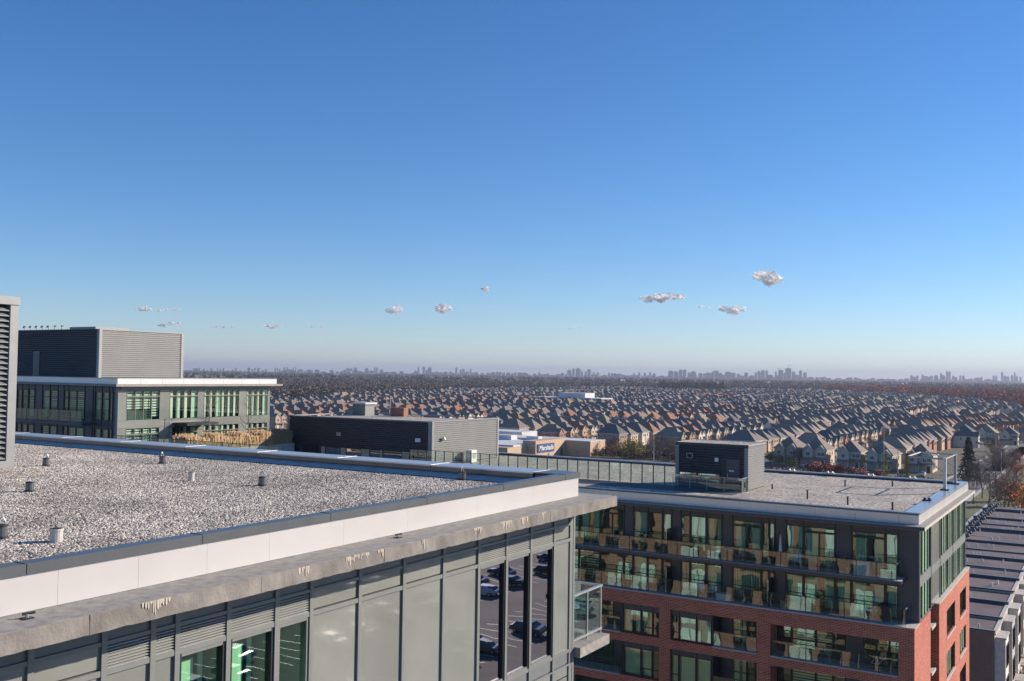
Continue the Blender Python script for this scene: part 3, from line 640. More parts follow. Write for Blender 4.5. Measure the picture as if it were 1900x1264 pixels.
m_ = MB(); m_.box((XR - .34, YG, -13.44), (XR + .03, YB - .02, -12.86), 'frame_grey'); m_.obj('spandrel_band', rb)
B('spandrel_band', rb, (XR - .34, YG, -9.84), (XR + .02, YB - .02, -9.46), 'frame_grey')
for y in (69.42, 74.1, 78.2, 84.6, 91.95): B('mullion', rb, (XR - .3, y - .05, -15.7), (XR + .06, y + .05, -9.5), 'frame_grey')
B('brick_wall', rb, (XR - .34, YI + .001, GZ), (XR, 74.1, -15.83), 'red_brick')
B('return_wall', rb, (XR - .9, 74.11, GZ), (XR - .36, 75.99, -15.83), 'panel_dark')
for z in (-17.2, -20.3, -23.4, -26.5): B('balcony_slab', rb, (XR - .36, 74.15, z), (XR + .1, 75.95, z + .2), 'stone_ledge'); 
XB = XR + .28
segs = [(76.0, 79.6), (83.9, 86.6), (90.3, YB + .35)]
holes = [(79.6, 83.9, 4), (86.6, 90.3, 3)]
for a, b in segs: B('brick_wall', rb, (XB - .6, a, GZ), (XB, b, -15.75), 'red_brick')
for a, b, n in holes:
    zt = -15.75
    for lv in range(6):
        z1 = -16.9 - lv * 3.1; z0 = z1 - 1.95
        B('brick_wall', rb, (XB - .6, a + .001, z1), (XB - .001, b - .001, zt), 'red_brick'); zt = z0
        win_x(rb, a + .02, b - .02, z0, z1, XB - .12, n, fm='frame_dark', gl='glass_lit', cur='curtain_cream' if lv % 2 else None)
        B('sill', rb, (XB - .1, a - .1, z0 - .1), (XB + .05, b + .1, z0 - .002), 'stone_ledge')
    B('brick_wall', rb, (XB - .6, a + .001, GZ), (XB - .001, b - .001, zt - .1), 'red_brick')
B('coping', rb, (XB - .62, 75.98, -15.748), (XB + .04, YB + .4, -15.68), 'stone_ledge')
# penthouse shed on that roof
def shed(parent_label, x0, x1, y0, y1, z0, z1, zw, ridge):
    t = MB().box((x0 + .1, y0 + .1, z0), (x1 - .1, y1, z1 - .06), 'panel_dark', skip=('+z',)).obj('mechanical_penthouse', rb)
    return t
# (right shed)
sx0, sx1, sy0, sy1, sz0, sz1 = -30.3, -24.37, 75.1, 79.4, -8.76, -5.22
sh = shed('', sx0, sx1, sy0, sy1, sz0, sz1, 0, 0)
corrug('x', sy0 + .07, sx0 + .3, sx1 - .3, sz0 + 1.22, sz1 - .25, .2, .08, 'corrugated_shaded', -1).obj('corrugated_cladding', sh)
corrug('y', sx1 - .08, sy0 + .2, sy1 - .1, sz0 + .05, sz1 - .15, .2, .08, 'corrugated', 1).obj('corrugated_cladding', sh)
m_ = MB(); m_.box((sx0, sy0 - .03, sz1 - .24), (sx1, sy0 + .06, sz1), 'frame_dark'); m_.box((sx1 - .06, sy0 + .07, sz1 - .12), (sx1 + .02, sy1, sz1), 'slat_grey'); m_.box((sx0, sy0 + .07, sz1 - .12), (sx0 + .08, sy1, sz1), 'slat_grey'); m_.box((sx0 + .09, sy1 - .08, sz1 - .12), (sx1 - .07, sy1, sz1), 'slat_grey'); m_.obj('roof_trim', sh)
m_ = MB(); m_.box((sx0, sy0 - .035, sz0), (sx0 + .29, sy0 + .09, sz1 - .242), 'frame_grey'); m_.box((sx1 - .29, sy0 - .035, sz0), (sx1 + .01, sy0 + .09, sz1 - .242), 'frame_grey'); m_.obj('corner_post', sh)
B('roof_bed', sh, (sx0 + .1, sy0 + .1, sz1 - .06), (sx1 - .08, sy1 - .1, sz1 - .03), 'gravel_fine')
m_ = MB(); m_.box((-26.5, sy0 - .04, sz0), (-24.95, sy0 + .02, sz0 + 2.45), 'frame_dark'); dr = m_.obj('door_frame', sh)
B('door', sh, (-26.05, sy0 - .075, sz0 + .05), (-25.05, sy0 - .042, sz0 + 2.35), 'panel_dark')
B('door_sign', sh, (-25.85, sy0 - .08, sz0 + 1.45), (-25.45, sy0 - .0755, sz0 + 1.55), 'white_paint')
B('door_handle', sh, (-25.98, sy0 - .12, sz0 + 1.05), (-25.93, sy0 - .076, sz0 + 1.25), 'steel')
B('wall_lamp', sh, (-27.0, sy0 - .14, sz0 + 2.15), (-26.72, sy0 - .01, sz0 + 2.45), 'white_paint')
m_ = MB(); m_.box((-29.35, sy0 - .06, sz0 + 2.3), (-28.85, sy0 - .01, sz0 + 2.7), 'slat_grey'); m_.box((-29.3, sy0 - .07, sz0 + 2.34), (-28.9, sy0 - .061, sz0 + 2.66), 'black'); m_.obj('vent_grille', sh)
win_y(rb, sx0 + .31, -28.5, sz0 + .35, sz0 + 1.2, sy0 + .01, 'window', None, gl='glass_dark', dep=.08)
win_y(rb, -28.48, -26.6, sz0 + .35, sz0 + 1.2, sy0 + .01, 'window', None, gl='glass_dark', dep=.08)
B('shed_plinth', rb, (sx0 + .3, sy0 - .02, sz0), (-26.6, sy0 + .01, sz0 + .34), 'panel_dark')
# glass enclosure in front of the shed door
r = railing_y(rb, -30.0, -24.42, 73.85, -8.76, 1.1, 1.4, 'steel')
side_rail(-24.42, 73.9, 75.05, -8.76, 1.1)
# long windscreen fence on the terrace
railing_y(rb, -57.0, -30.35, 75.4, -8.74, 1.55, 1.0, 'frame_dark', 'windscreen_fence', 'glass_fence', .035)
B('paver_strip', rb, (-57, 72.0, -8.77), (-24.5, 75.1, -8.74), 'membrane')
# centre mechanical penthouse
cx0, cx1, cy0, cy1, cz0, cz1 = -73.9, -55.4, 76.7, 88.5, -8.76, -4.6
cm = MB().box((cx0 + .1, cy0 + .1, cz0), (cx1 - .1, cy1 - .1, cz1 - .35), 'panel_dark').obj('mechanical_penthouse', rb, label='long dark corrugated mechanical penthouse with flat gravel roof')
corrug('x', cy0 + .08, cx0 + .3, cx1 - .45, -7.62, cz1 - .1, .2, .09, 'corrugated_shaded', -1).obj('corrugated_cladding', cm)
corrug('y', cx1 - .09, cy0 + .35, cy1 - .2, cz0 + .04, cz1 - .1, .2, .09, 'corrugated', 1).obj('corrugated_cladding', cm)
m_ = MB(); m_.box((cx1 - .44, cy0 - .03, cz0), (cx1 + .02, cy0 + .34, cz1), 'frame_grey'); m_.box((cx0, cy0 - .03, cz0), (cx0 + .29, cy0 + .34, cz1), 'frame_grey'); m_.box((cx1 - .08, cy1 - .2, cz0), (cx1 + .02, cy1, cz1), 'slat_grey'); m_.obj('corner_post', cm)
m_ = MB(); m_.box((cx0 + .291, cy0 - .02, cz1 - .1), (cx1 - .441, cy0 + .25, cz1), 'frame_grey'); m_.box((cx1 - .3, cy0 + .341, cz1 - .1), (cx1 + .01, cy1 - .201, cz1), 'slat_pale'); m_.box((cx0, cy1 - .25, cz1 - .1), (cx1 - .31, cy1, cz1), 'slat_pale'); m_.box((cx0, cy0 + .36, cz1 - .1), (cx0 + .25, cy1 - .26, cz1), 'slat_pale'); m_.obj('coping', cm)
B('roof_bed', cm, (cx0 + .26, cy0 + .26, cz1 - .34), (cx1 - .31, cy1 - .26, cz1 - .25), 'gravel_fine')
t = cx0 + 4.7
for wd, kd in ((.5, 's'), (2.1, 'w'), (.65, 's'), (2.0, 'w'), (.5, 's'), (.5, 's'), (1.3, 'w'), (.35, 's'), (2.4, 'w'), (1.3, 's'), (1.4, 'w'), (1.5, 's'), (1.0, 's')):
    t1 = min(t + wd, cx1 - .45)
    if kd == 'w': win_y(rb, t, t1, cz0 + .05, -7.63, cy0 + .02, 'window', None, gl='glass_dark', dep=.07)
    else: B('brick_reflection', rb, (t + .01, cy0 - .02, cz0), (t1 - .01, cy0 + .09, -7.63), 'tan_stucco')  # solid tan strips stand in for brick reflected in the glazing
    t = t1
B('doorway', cm, (cx0 + .5, cy0 - .06, cz0), (cx0 + 1.5, cy0 + .04, -6.5), 'frame_dark'); B('doorway', cm, (cx0 + 2.2, cy0 - .07, cz0), (cx0 + 4.2, cy0 + .04, -7.4), 'black')
B('vent_grille', cm, (-67.2, cy0 - .06, -6.45), (-66.6, cy0 - .01, -6.1), 'slat_pale')
m_ = MB(); m_.box((-57.2, cy0 - .25, -6.6), (-56.7, cy0 - .01, -6.25), 'white_paint'); m_.obj('wall_lamp', cm)
m_ = MB(); m_.cyl((cx1 + .02, 78.3, -6.35), (cx1 + .3, 78.4, -6.25), .14, .17, 'white_paint', 10); m_.box((cx1, 78.2, -6.5), (cx1 + .1, 78.5, -6.3), 'black_rubber'); m_.obj('wall_lamp', cm)
m_ = MB(); m_.box((-73.0, 85.9, cz1 - .3), (-71.2, 87.5, -3.6), 'frame_grey'); m_.box((-73.2, 85.7, -3.599), (-71.0, 87.7, -3.4), 'fascia_white'); m_.obj('roof_stack', cm)
p = ony(744, 768, 88.0); m_ = MB(); m_.box((p.x - .8, 87.2, cz1 - .3), (p.x + 1.0, 88.0, -3.9), 'housewall_2'); m_.obj('roof_box', cm)
p = ony(725, 768, 87.5); m_ = MB(); m_.cyl((p.x, 87.4, cz1 - .25), (p.x, 87.4, -2.9), .05, .05, 'steel', 8); m_.cyl((p.x, 87.4, -2.9), (p.x, 87.4, -2.8), .1, .02, 'steel', 8); m_.obj('vent_stack', cm)
# air unit behind the fence
p = onx(868, 852, -55.0); t = thing('air_unit', 'pale air conditioning unit against the lit corrugated wall behind the glass fence', 'air unit', (-54.6, p.y, -8.74), world=False)
MB().box((-.35, -.45, 0), (.35, .45, 1.2), 'white_paint').obj('casing', t); MB().cyl((.35, 0, .65), (.37, 0, .65), .3, .3, 'slat_grey', 16).obj('fan_grille', t)
# davit frame, roof hardware
dv = thing('roof_davit', 'pale steel frame of two posts and crossbeams at the roof corner', 'davit', (-11.8, 86, -8.5))
a = Vector((-11.55, 83.6, -8.5)); b = Vector((-11.5, 89.0, -8.5)); zt_ = -6.0
for c, nm in ((a, 'post'), (b, 'post')): B(nm, dv, (c.x - .1, c.y - .1, -8.5), (c.x + .1, c.y + .1, zt_), 'stone_pale')
for c in (a, b): MB().box((c.x - .3, c.y - .3, -8.5), (c.x + .3, c.y + .3, -8.42), 'black_rubber').obj('base_plate', dv)
for c in (a, b): MB().cyl((c.x - .13, c.y, zt_ - .12), (c.x - 2.7, c.y, zt_ - .04), .065, .065, 'stone_pale', 6).obj('beam', dv); MB().cyl((c.x - .13, c.y, zt_ - 1.1), (c.x - 1.5, c.y, zt_ - .15), .04, .04, 'stone_pale', 6).obj('brace', dv)
MB().cyl((a.x - 2.7, a.y, zt_ - .04), (b.x - 2.7, b.y, zt_ - .04), .055, .055, 'stone_pale', 6).obj('beam', dv)
MB().cyl((a.x - .0, a.y + .13, zt_ - .12), (b.x, b.y - .13, zt_ - .1), .055, .055, 'stone_pale', 6).obj('beam', dv)
def roof_stub(px, py, h, lb, m='black_rubber', r=.06):
    p = onz(px, py, -8.76); t = thing('roof_stub', lb, 'roof pipe', (p.x, p.y, -8.76), world=False, group='short dark pipes on the brick block roof')
    MB().cyl((0, 0, 0), (0, 0, h), r, r, m, 8).obj('pipe', t); MB().cyl((0, 0, h), (0, 0, h + .04), r * 1.4, r * 1.4, m, 8).obj('cap', t)
for px, py, h, lb in ((1433, 908, .35, 'short dark pipe nearest the rooftop shed corner'), (1568, 903, .5, 'short dark pipe near the back edge of the gravel roof, middle one'), (1656, 903, .4, 'short dark pipe by the back coping left of the steel frame'), (1498, 926, .6, 'tall dark pipe in the middle of the lit gravel'), (1573, 937, .55, 'dark pipe left of the front roof corner, second along'), (1656, 947, .5, 'dark pipe closest to the front roof corner')):
    roof_stub(px, py, h, lb)
for px, py, lb in ((1470, 879, 'pale bracket clamped on the back coping, first from the shed'), (1541, 885, 'pale bracket clamped on the back coping, second from the shed'), (1616, 891, 'pale bracket clamped on the back coping, third from the shed'), (1693, 896, 'pale bracket clamped on the back coping beside the steel frame')):
    p = ony(px, py, YB - .2); t = thing('coping_bracket', lb, 'bracket', (p.x, YB - .25, -8.5), world=False)
    MB().box((-.35, -.2, 0), (.35, .12, .05), 'white_paint').obj('plate', t); MB().box((-.25, -.28, .05), (-.15, .05, .18), 'white_paint').obj('lug', t); MB().box((.15, -.28, .05), (.25, .05, .18), 'white_paint').obj('lug', t)
p = onz(1720, 929, -8.5); t = thing('roof_anchor', 'black bolted anchor plate on the coping nearer than the steel frame', 'anchor', (p.x, p.y, -8.5), world=False)
MB().box((-.3, -.3, 0), (.3, .3, .06), 'black_rubber').obj('plate', t); MB().cyl((-.15, 0, .06), (-.15, 0, .2), .09, .09, 'black_rubber', 8).obj('bolt', t); MB().cyl((.15, 0, .06), (.15, 0, .2), .09, .09, 'black_rubber', 8).obj('bolt', t)
# balcony furniture
def branches(mb, p, d, L, r, depth, q, m, spread=.5, minr=.006, tips=None, kids=3):
    e = p + d * L; mb.cyl(p, e, r, r * .62, m, 5 if depth > 2 else 3, caps=False)
    if depth == 0:
        if tips is not None: tips.append(e)
        return
    for i in range(kids + (1 if depth > 2 else 0)):
        nd_ = (d + Vector((q.gauss(0, spread), q.gauss(0, spread), q.gauss(.12, spread * .6)))).normalized()
        s = p.lerp(e, q.uniform(.45, 1.0) if i else 1.0)
        branches(mb, s, nd_, L * q.uniform(.6, .82), max(minr, r * .6), depth - 1, q, m, spread, minr, tips, kids)
def leaf_cloud(mb, pts, per, rad, size, q, m, vs=1.0):
    for c in pts:
        for _ in range(per):
            o = Vector((q.gauss(0, rad), q.gauss(0, rad), q.gauss(0, rad * vs))); a = Vector((q.gauss(0, 1), q.gauss(0, 1), q.gauss(0, 1))).normalized() * size * q.uniform(.6, 1.3); b = a.orthogonal().normalized() * a.length * .7
            k = c + o; mb.add([k - a, k + b, k + a, k - b], [(0, 1, 2, 3)], m)
def chair(loc, rz, lb, m='white_paint'):
    t = thing('patio_chair', lb, 'chair', loc, world=False); t.rotation_euler.z = rz
    MB().box((-.24, -.24, .42), (.24, .24, .46), m).obj('seat', t); MB().box((-.24, .22, .47), (.24, .26, .95), m).obj('backrest', t)
    for sx in (-.2, .2):
        for sy in (-.2, .2): MB().cyl((sx, sy, 0), (sx * .95, sy * .95, .42), .015, .015, 'steel', 6).obj('leg', t)
    return t
def onbalc(px, z, Y=68.6): return (ony(px, 1000, Y).x, Y, z)
for px, z, rz, lb, m in ((1480, -12.88, .4, 'white patio chair on the upper balcony beside the closed umbrella', 'white_paint'), (1130, -12.88, 2.2, 'dark patio chair on the upper balcony nearest the concrete ledge', 'frame_dark'), (1368, -12.88, 3.0, 'dark chair with cushion on the upper balcony by the sliding door', 'frame_dark'), (1630, -12.88, 1.0, 'slim chair at the right end of the upper balcony', 'frame_grey'), (1540, -12.88, 5.2, 'low grey chair on the upper balcony left of the corner door', 'frame_grey'), (1300, -15.72, .3, 'white chair on the second balcony under the green curtains', 'white_paint'), (1322, -15.72, 5.9, 'white chair on the second balcony beside its twin, farther right', 'white_paint'), (1160, -15.72, 1.9, 'dark chair on the second balcony near the left end', 'frame_dark'), (1385, -15.72, 3.9, 'dark chair on the second balcony between two brick reflections', 'frame_dark')):
    x, y, zz = onbalc(px, z); chair((x, y, zz), rz, lb, m)
for px, z, lb in ((1355, -12.88, 'small round table on the upper balcony beside the dark cushioned chair'), (1620, -15.72, 'round dark table at the right end of the second balcony'), (1150, -12.88, 'round table on the upper balcony near the concrete ledge')):
    cafe_table(onbalc(px, z), lb, .35)
for px, z, m, hh, lb in ((1190, -12.88, 'leaf_green', .9, 'potted green plant on the upper balcony near its left part'), (1285, -12.88, 'leaf_green', .7, 'low potted plant on the upper balcony below the green curtains'), (1405, -15.72, 'leaf_yellow', .8, 'yellowish potted plant on the second balcony near the vertical blinds'), (1575, -12.88, 'leaf_green', .6, 'small potted plant on the upper balcony left of the corner door'), (1230, -15.72, 'leaf_green', .6, 'small potted plant at the left divider of the second balcony'), (1520, -15.72, 'leaf_green', .9, 'tall potted plant on the second balcony toward the right')):
    t = thing('potted_plant', lb, 'plant', onbalc(px, z), world=False); MB().cyl((0, 0, 0), (0, 0, .4), .16, .2, 'leaf_orange' if hh > .85 else 'concrete', 10).obj('pot', t); m_ = MB(); leaf_cloud(m_, [Vector((0, 0, .4 + hh * k / 4)) for k in range(1, 4)], 40, .14, .07, random.Random(int(px)), m); m_.obj('foliage', t)
for px, z, m, lb, dims in ((1245, -12.88, 'frame_dark', 'dark storage box on the upper balcony beside the first divider', (.6, .35, .55)), (1345, -15.72, 'white_paint', 'white storage box on the second balcony below the dark panel', (.5, .3, .4)), (1470, -15.72, 'tan_dark', 'brown storage box on the second balcony right of the divider', (.7, .35, .5)), (1600, -12.88, 'white_paint', 'white drying rack box at the right part of the upper balcony', (.5, .3, .8))):
    t = thing('storage_box', lb, 'box', onbalc(px, z), world=False); MB().box((-dims[0], -dims[1], 0), (dims[0], dims[1], dims[2]), m).obj('body', t); MB().box((-dims[0] - .03, -dims[1] - .03, dims[2]), (dims[0] + .03, dims[1] + .03, dims[2] + .05), m).obj('lid', t)
x, y, zz = onbalc(1448, -12.88); t = thing('patio_umbrella', 'closed white patio umbrella standing on the upper balcony', 'umbrella', (x, y, zz), world=False)
MB().cyl((0, 0, 0), (0, 0, .08), .22, .2, 'white_paint', 12).obj('base', t); MB().cyl((0, 0, .08), (0, 0, 2.1), .02, .02, 'white_paint', 8).obj('pole', t); MB().cyl((0, 0, .9), (0, 0, 2.05), .12, .03, 'curtain_cream', 8).obj('canopy', t)
x = ony(1632, 1240, 68.7).x; t = thing('bicycle', 'bicycle parked behind the recessed balcony railing under the brick band', 'bicycle', (x, 68.6, -18.87), world=False)
for dx in (-.5, .5):
    m_ = MB()
    for i in range(16):
        a0, a1 = 2 * math.pi * i / 16, 2 * math.pi * (i + 1) / 16; m_.cyl((dx + .33 * math.cos(a0), 0, .33 + .33 * math.sin(a0)), (dx + .33 * math.cos(a1), 0, .33 + .33 * math.sin(a1)), .02, .02, 'black_rubber', 5)
    m_.obj('wheel', t)
m_ = MB()
for p_, q_ in (((-.5, .33), (-.15, .8)), ((-.15, .8), (.35, .82)), ((-.15, .8), (-.05, .3)), ((-.05, .3), (.35, .82)), ((.35, .95), (.5, .33)), ((-.5, .33), (-.05, .3)), ((-.15, .8), (-.18, .95))): m_.cyl((p_[0], 0, p_[1]), (q_[0], 0, q_[1]), .02, .02, 'white_paint', 6)
m_.obj('frame', t); MB().cyl((.35, -.25, 1.0), (.35, .25, 1.0), .018, .018, 'black_rubber', 6).obj('handlebar', t); MB().box((-.3, -.06, .94), (-.05, .06, .99), 'black_rubber').obj('saddle', t)
x = ony(1640, 1140, 68.9).x; m_ = MB(); m_.cyl((x, 68.9, -15.7), (x, 68.9, -14.85), .45, .45, 'black_rubber', 16); m_.cyl((x, 68.9, -14.85), (x, 68.9, -14.7), .45, .2, 'black_rubber', 16); tag(m_.obj('barbecue_grill'), 'round black covered grill at the right end of the second balcony', 'grill')

# ------------------------------------------------------------------ LEFT BUILDING
lb_ = thing('apartment_building', 'glass block behind the gravel roof with tall ribbed penthouse on top', 'building', (-90, 66, GZ))
LX, LY, LYB, LXW = -76.5, 58.0, 76.7, -112.0
B('wall', lb_, (LXW, LY + .9, GZ), (LX - .5, LYB, -1.45), 'panel_dark')
B('roof_slab', lb_, (LXW, LY - .9, -1.62), (LX + .9, LYB + .9, -1.42), 'concrete')
B('roof_deck', lb_, (LXW, LY - .5, -1.419), (LX + .4, LYB + .4, -.98), 'gravel_fine')
for i in range(12):
    x = LX + .5 - i * 3.0; B('fascia_panel', lb_, (x - 2.985, LY - .53, -1.41), (x - .002, LY - .51, -.92), 'fascia_white'); B('coping', lb_, (x - 2.985, LY - .56, -.919), (x - .002, LY - .25, -.87), 'slat_grey')
n = 8
for i in range(n):
    a, b = LY - .5 + (LYB + .9 - LY) * i / n, LY - .5 + (LYB + .9 - LY) * (i + 1) / n
    B('fascia_panel', lb_, (LX + .5, a + .01, -1.41), (LX + .52, b - .01, -.92), 'fascia_white'); B('coping', lb_, (LX + .2, a + .005, -.919), (LX + .55, b - .005, -.87), 'slat_grey')
# lit facade facing +X : two storeys
segs = [('p', .9), ('w4', 3.7), ('p', 1.1), ('w4', 3.4), ('p', .7), ('w6', 4.6), ('p', 1.0), ('w4', 3.0), ('p', .3)]
tot = sum(s[1] for s in segs); sc_ = (LYB - LY) / tot
for z0, z1 in ((-4.75, -1.95), (-8.7, -5.4)):
    y = LY
    for kd, wd in segs:
        wd *= sc_
        if kd == 'p': B('wall_panel', lb_, (LX - .1, y + .01, z0), (LX, y + wd - .01, z1), 'panel_grey')
        else:
            wn = win_x(lb_, y + .02, y + wd - .02, z0, z1, LX, int(kd[1]), cur=None, gl='glass_lit'); nn = int(kd[1])
            for i in range(nn):
                a, b = y + wd * i / nn + .1, y + wd * (i + 1) / nn - .1; st = (int(y * 7) + i) % 4
                if y < LY + 5:
                    m_ = MB(); zz = z1 - .15
                    while zz > z0 + (1.2 if i < 3 else .4): m_.box((LX - .2, a, zz - .14), (LX - .19, b, zz), 'blind_white'); zz -= .24
                    m_.obj('blind', wn)
                else: B('curtain', wn, (LX - .2, a, z0 + .1), (LX - .19, b - (.25 if st else .0), z1 - .12), ['curtain_green', 'curtain_cream', 'blind_white', 'curtain_cream'][st])
            B('transom', wn, (LX - .06, y + .06, z1 - .62), (LX + .04, y + wd - .06, z1 - .56), 'frame_grey')
        y += wd
B('spandrel_band', lb_, (LX - .4, LY, -1.94), (LX - .02, LYB, -1.63), 'panel_mid')
m_ = MB().box((LX - .4, LY, -5.39), (LX + .03, LYB, -4.76), 'panel_grey'); m_.obj('spandrel_band', lb_)
B('mullion', lb_, (LX - .3, LY - .05, -8.7), (LX + .06, LY - .001, -1.64), 'frame_grey')
# shaded facade facing -Y
x = LX; q = random.Random(9)
pat = [('s', .7), ('w', .5), ('w', 1.0), ('w', 1.0), ('s', .3), ('s', 1.2), ('d', 2.4), ('w', .7), ('s', .9), ('w', 1.2), ('w', 1.2), ('s', 1.2), ('w', 1.0), ('w', 1.0), ('w', .8), ('s', .9), ('w', .7), ('w', 1.1), ('w', .8), ('s', 1.0), ('w', 1.0), ('w', 1.0), ('s', .8), ('w', 1.2), ('w', 1.2), ('s', 2.0), ('w', 1.2)]
for kd, wd in pat:
    for z0, z1 in ((-4.75, -2.15), (-8.7, -5.5)):
        if kd == 's': B('wall_panel', lb_, (x - wd + .02, LY, z0), (x - .02, LY + .05, z1), 'panel_dark')
        else: win_y(lb_, x - wd + .02, x - .02, z0, z1, LY, 'door' if kd == 'd' else 'window', q.choice(['blind', 'curtain_teal', 'curtain_cream!', None, 'blind']), split=(.75,))
    B('mullion', lb_, (x - wd - .03, LY - .06, -8.7), (x - wd + .03, LY + .1, -1.64), 'frame_dark'); x -= wd
B('spandrel_band', lb_, (LXW, LY - .02, -2.14), (LX - .001, LY + .3, -1.63), 'panel_dark'); B('spandrel_band', lb_, (LXW, LY - .03, -5.49), (LX - .001, LY + .3, -4.76), 'panel_dark')
bx0, bx1 = -89.5, -79.5
bs = B('balcony', lb_, (bx0, LY - 1.5, -5.2), (bx1, LY - .04, -4.95), 'panel_dark')
r = railing_y(lb_, bx0 + .05, bx1 - .05, LY - 1.45, -4.95, 1.1, 1.6)
# canopy over the terrace door
p = onx(355, 780, LX); m_ = MB(); m_.box((LX + .04, p.y - 2.2, -5.3), (LX + 2.0, p.y + 1.6, -5.05), 'black'); m_.box((LX + .04, p.y - 2.0, -7.6), (LX + .3, p.y - 1.7, -5.31), 'black'); m_.obj('door_canopy', lb_)
# ribbed mechanical box on top
mx0, mx1, my0, my1, mz0, mz1 = -103.0, -84.8, 62.0, 72.2, -.98, 3.82
mp = MB().box((mx0, my0 + .1, mz0), (mx1 - .1, my1, mz1 - .05), 'panel_dark').obj('mechanical_penthouse', lb_, label='tall ribbed metal penthouse box with one side in blue shade')
corrug('x', my0 + .07, mx0, mx1 - .35, mz0 + .05, mz1 - .1, .2, .08, 'corrugated_shaded', -1).obj('corrugated_cladding', mp)
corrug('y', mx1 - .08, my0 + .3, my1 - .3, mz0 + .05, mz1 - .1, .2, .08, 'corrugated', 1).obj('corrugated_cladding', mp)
m_ = MB(); m_.box((mx1 - .34, my0 - .03, mz0), (mx1 + .02, my0 + .29, mz1), 'slat_pale'); m_.box((mx1 - .1, my1 - .29, mz0), (mx1 + .03, my1 + .03, mz1), 'slat_pale'); m_.obj('corner_post', mp)
m_ = MB(); m_.box((mx0, my0 - .02, mz1 - .1), (mx1 - .341, my0 + .2, mz1), 'frame_dark'); m_.box((mx1 - .12, my0 + .291, mz1 - .1), (mx1 + .02, my1 - .291, mz1), 'slat_pale'); m_.obj('roof_trim', mp)
p = ony(67, 690, my0); m_ = MB(); m_.box((p.x - .5, my0 - .03, -.9), (p.x + .5, my0 + .01, 1.6), 'frame_grey'); m_.box((p.x - .44, my0 - .04, -.9), (p.x + .44, my0 - .031, 1.54), 'panel_dark'); m_.obj('door', mp)
p = ony(160, 610, 64.5); m_ = MB(); m_.box((p.x - 2.0, 64.0, mz1 - .04), (p.x + 2.2, 68.0, mz1 + .35), 'slat_pale'); m_.obj('roof_unit', mp)
for i, px in enumerate((47, 58, 69, 80, 91, 102, 115)):
    p = ony(px, 610, 62.8); t = thing('mushroom_vent', 'small goose-neck roof vent lined up along the blue penthouse top', 'roof vent', (p.x, 62.8, mz1 - .05), world=False, group='row of small vents on the penthouse')
    MB().cyl((0, 0, 0), (0, 0, .38), .05, .05, 'steel', 6).obj('stem', t)
    m_ = MB()
    if i < 5: m_.cyl((0, 0, .38), (-.2, 0, .5), .06, .07, 'steel', 6); m_.cyl((-.2, 0, .5), (-.36, 0, .34), .07, .09, 'steel', 6)
    else: m_.cyl((0, 0, .38), (0, 0, .5), .06, .17, 'steel', 8)
    m_.obj('hood', t)
# terrace between the blocks
TZ = -8.76
B('terrace_deck', lb_, (LX + .06, 67.71, TZ - .02), (-74.0, 76.6, TZ + .003), 'stone_ledge')
tb = B('terrace_deck', lb_, (LX + .06, 57.0, GZ), (-56, 67.7, TZ), 'stone_ledge')
r = railing_y(lb_, LX + .3, -56.2, 57.4, -7.13, 1.22, 1.05); B('terrace_kerb', lb_, (LX + .1, 57.2, TZ), (-56, 57.6, -7.14), 'concrete')
pl = thing('planter', 'long low stone planter under the lit facade holding dry grass', 'planter', (-74, 70, TZ)); B('box', pl, (-75.0, 62.6, TZ), (-72.6, 76.4, TZ + 1.3), 'stone_ledge')
m_ = MB(); q = random.Random(4)
for i in range(7000):
    x, y = q.uniform(-74.9, -72.7), q.uniform(62.8, 76.3); h = q.uniform(.7, 1.35) * (1 + .2 * math.sin(y * 2.1)); lx, ly = q.gauss(-.06, .14), q.gauss(0, .16); wd = q.uniform(.015, .035)
    m_.add([(x, y - wd, TZ + 1.28), (x, y + wd, TZ + 1.28), (x + lx, y + ly + wd * 1.4, TZ + 1.28 + h), (x + lx, y + ly - wd * 1.4, TZ + 1.28 + h * .93)], [(0, 1, 2, 3)], 'grass_dry')
g_ = m_.obj('ornamental_grass', pl, kind='stuff')

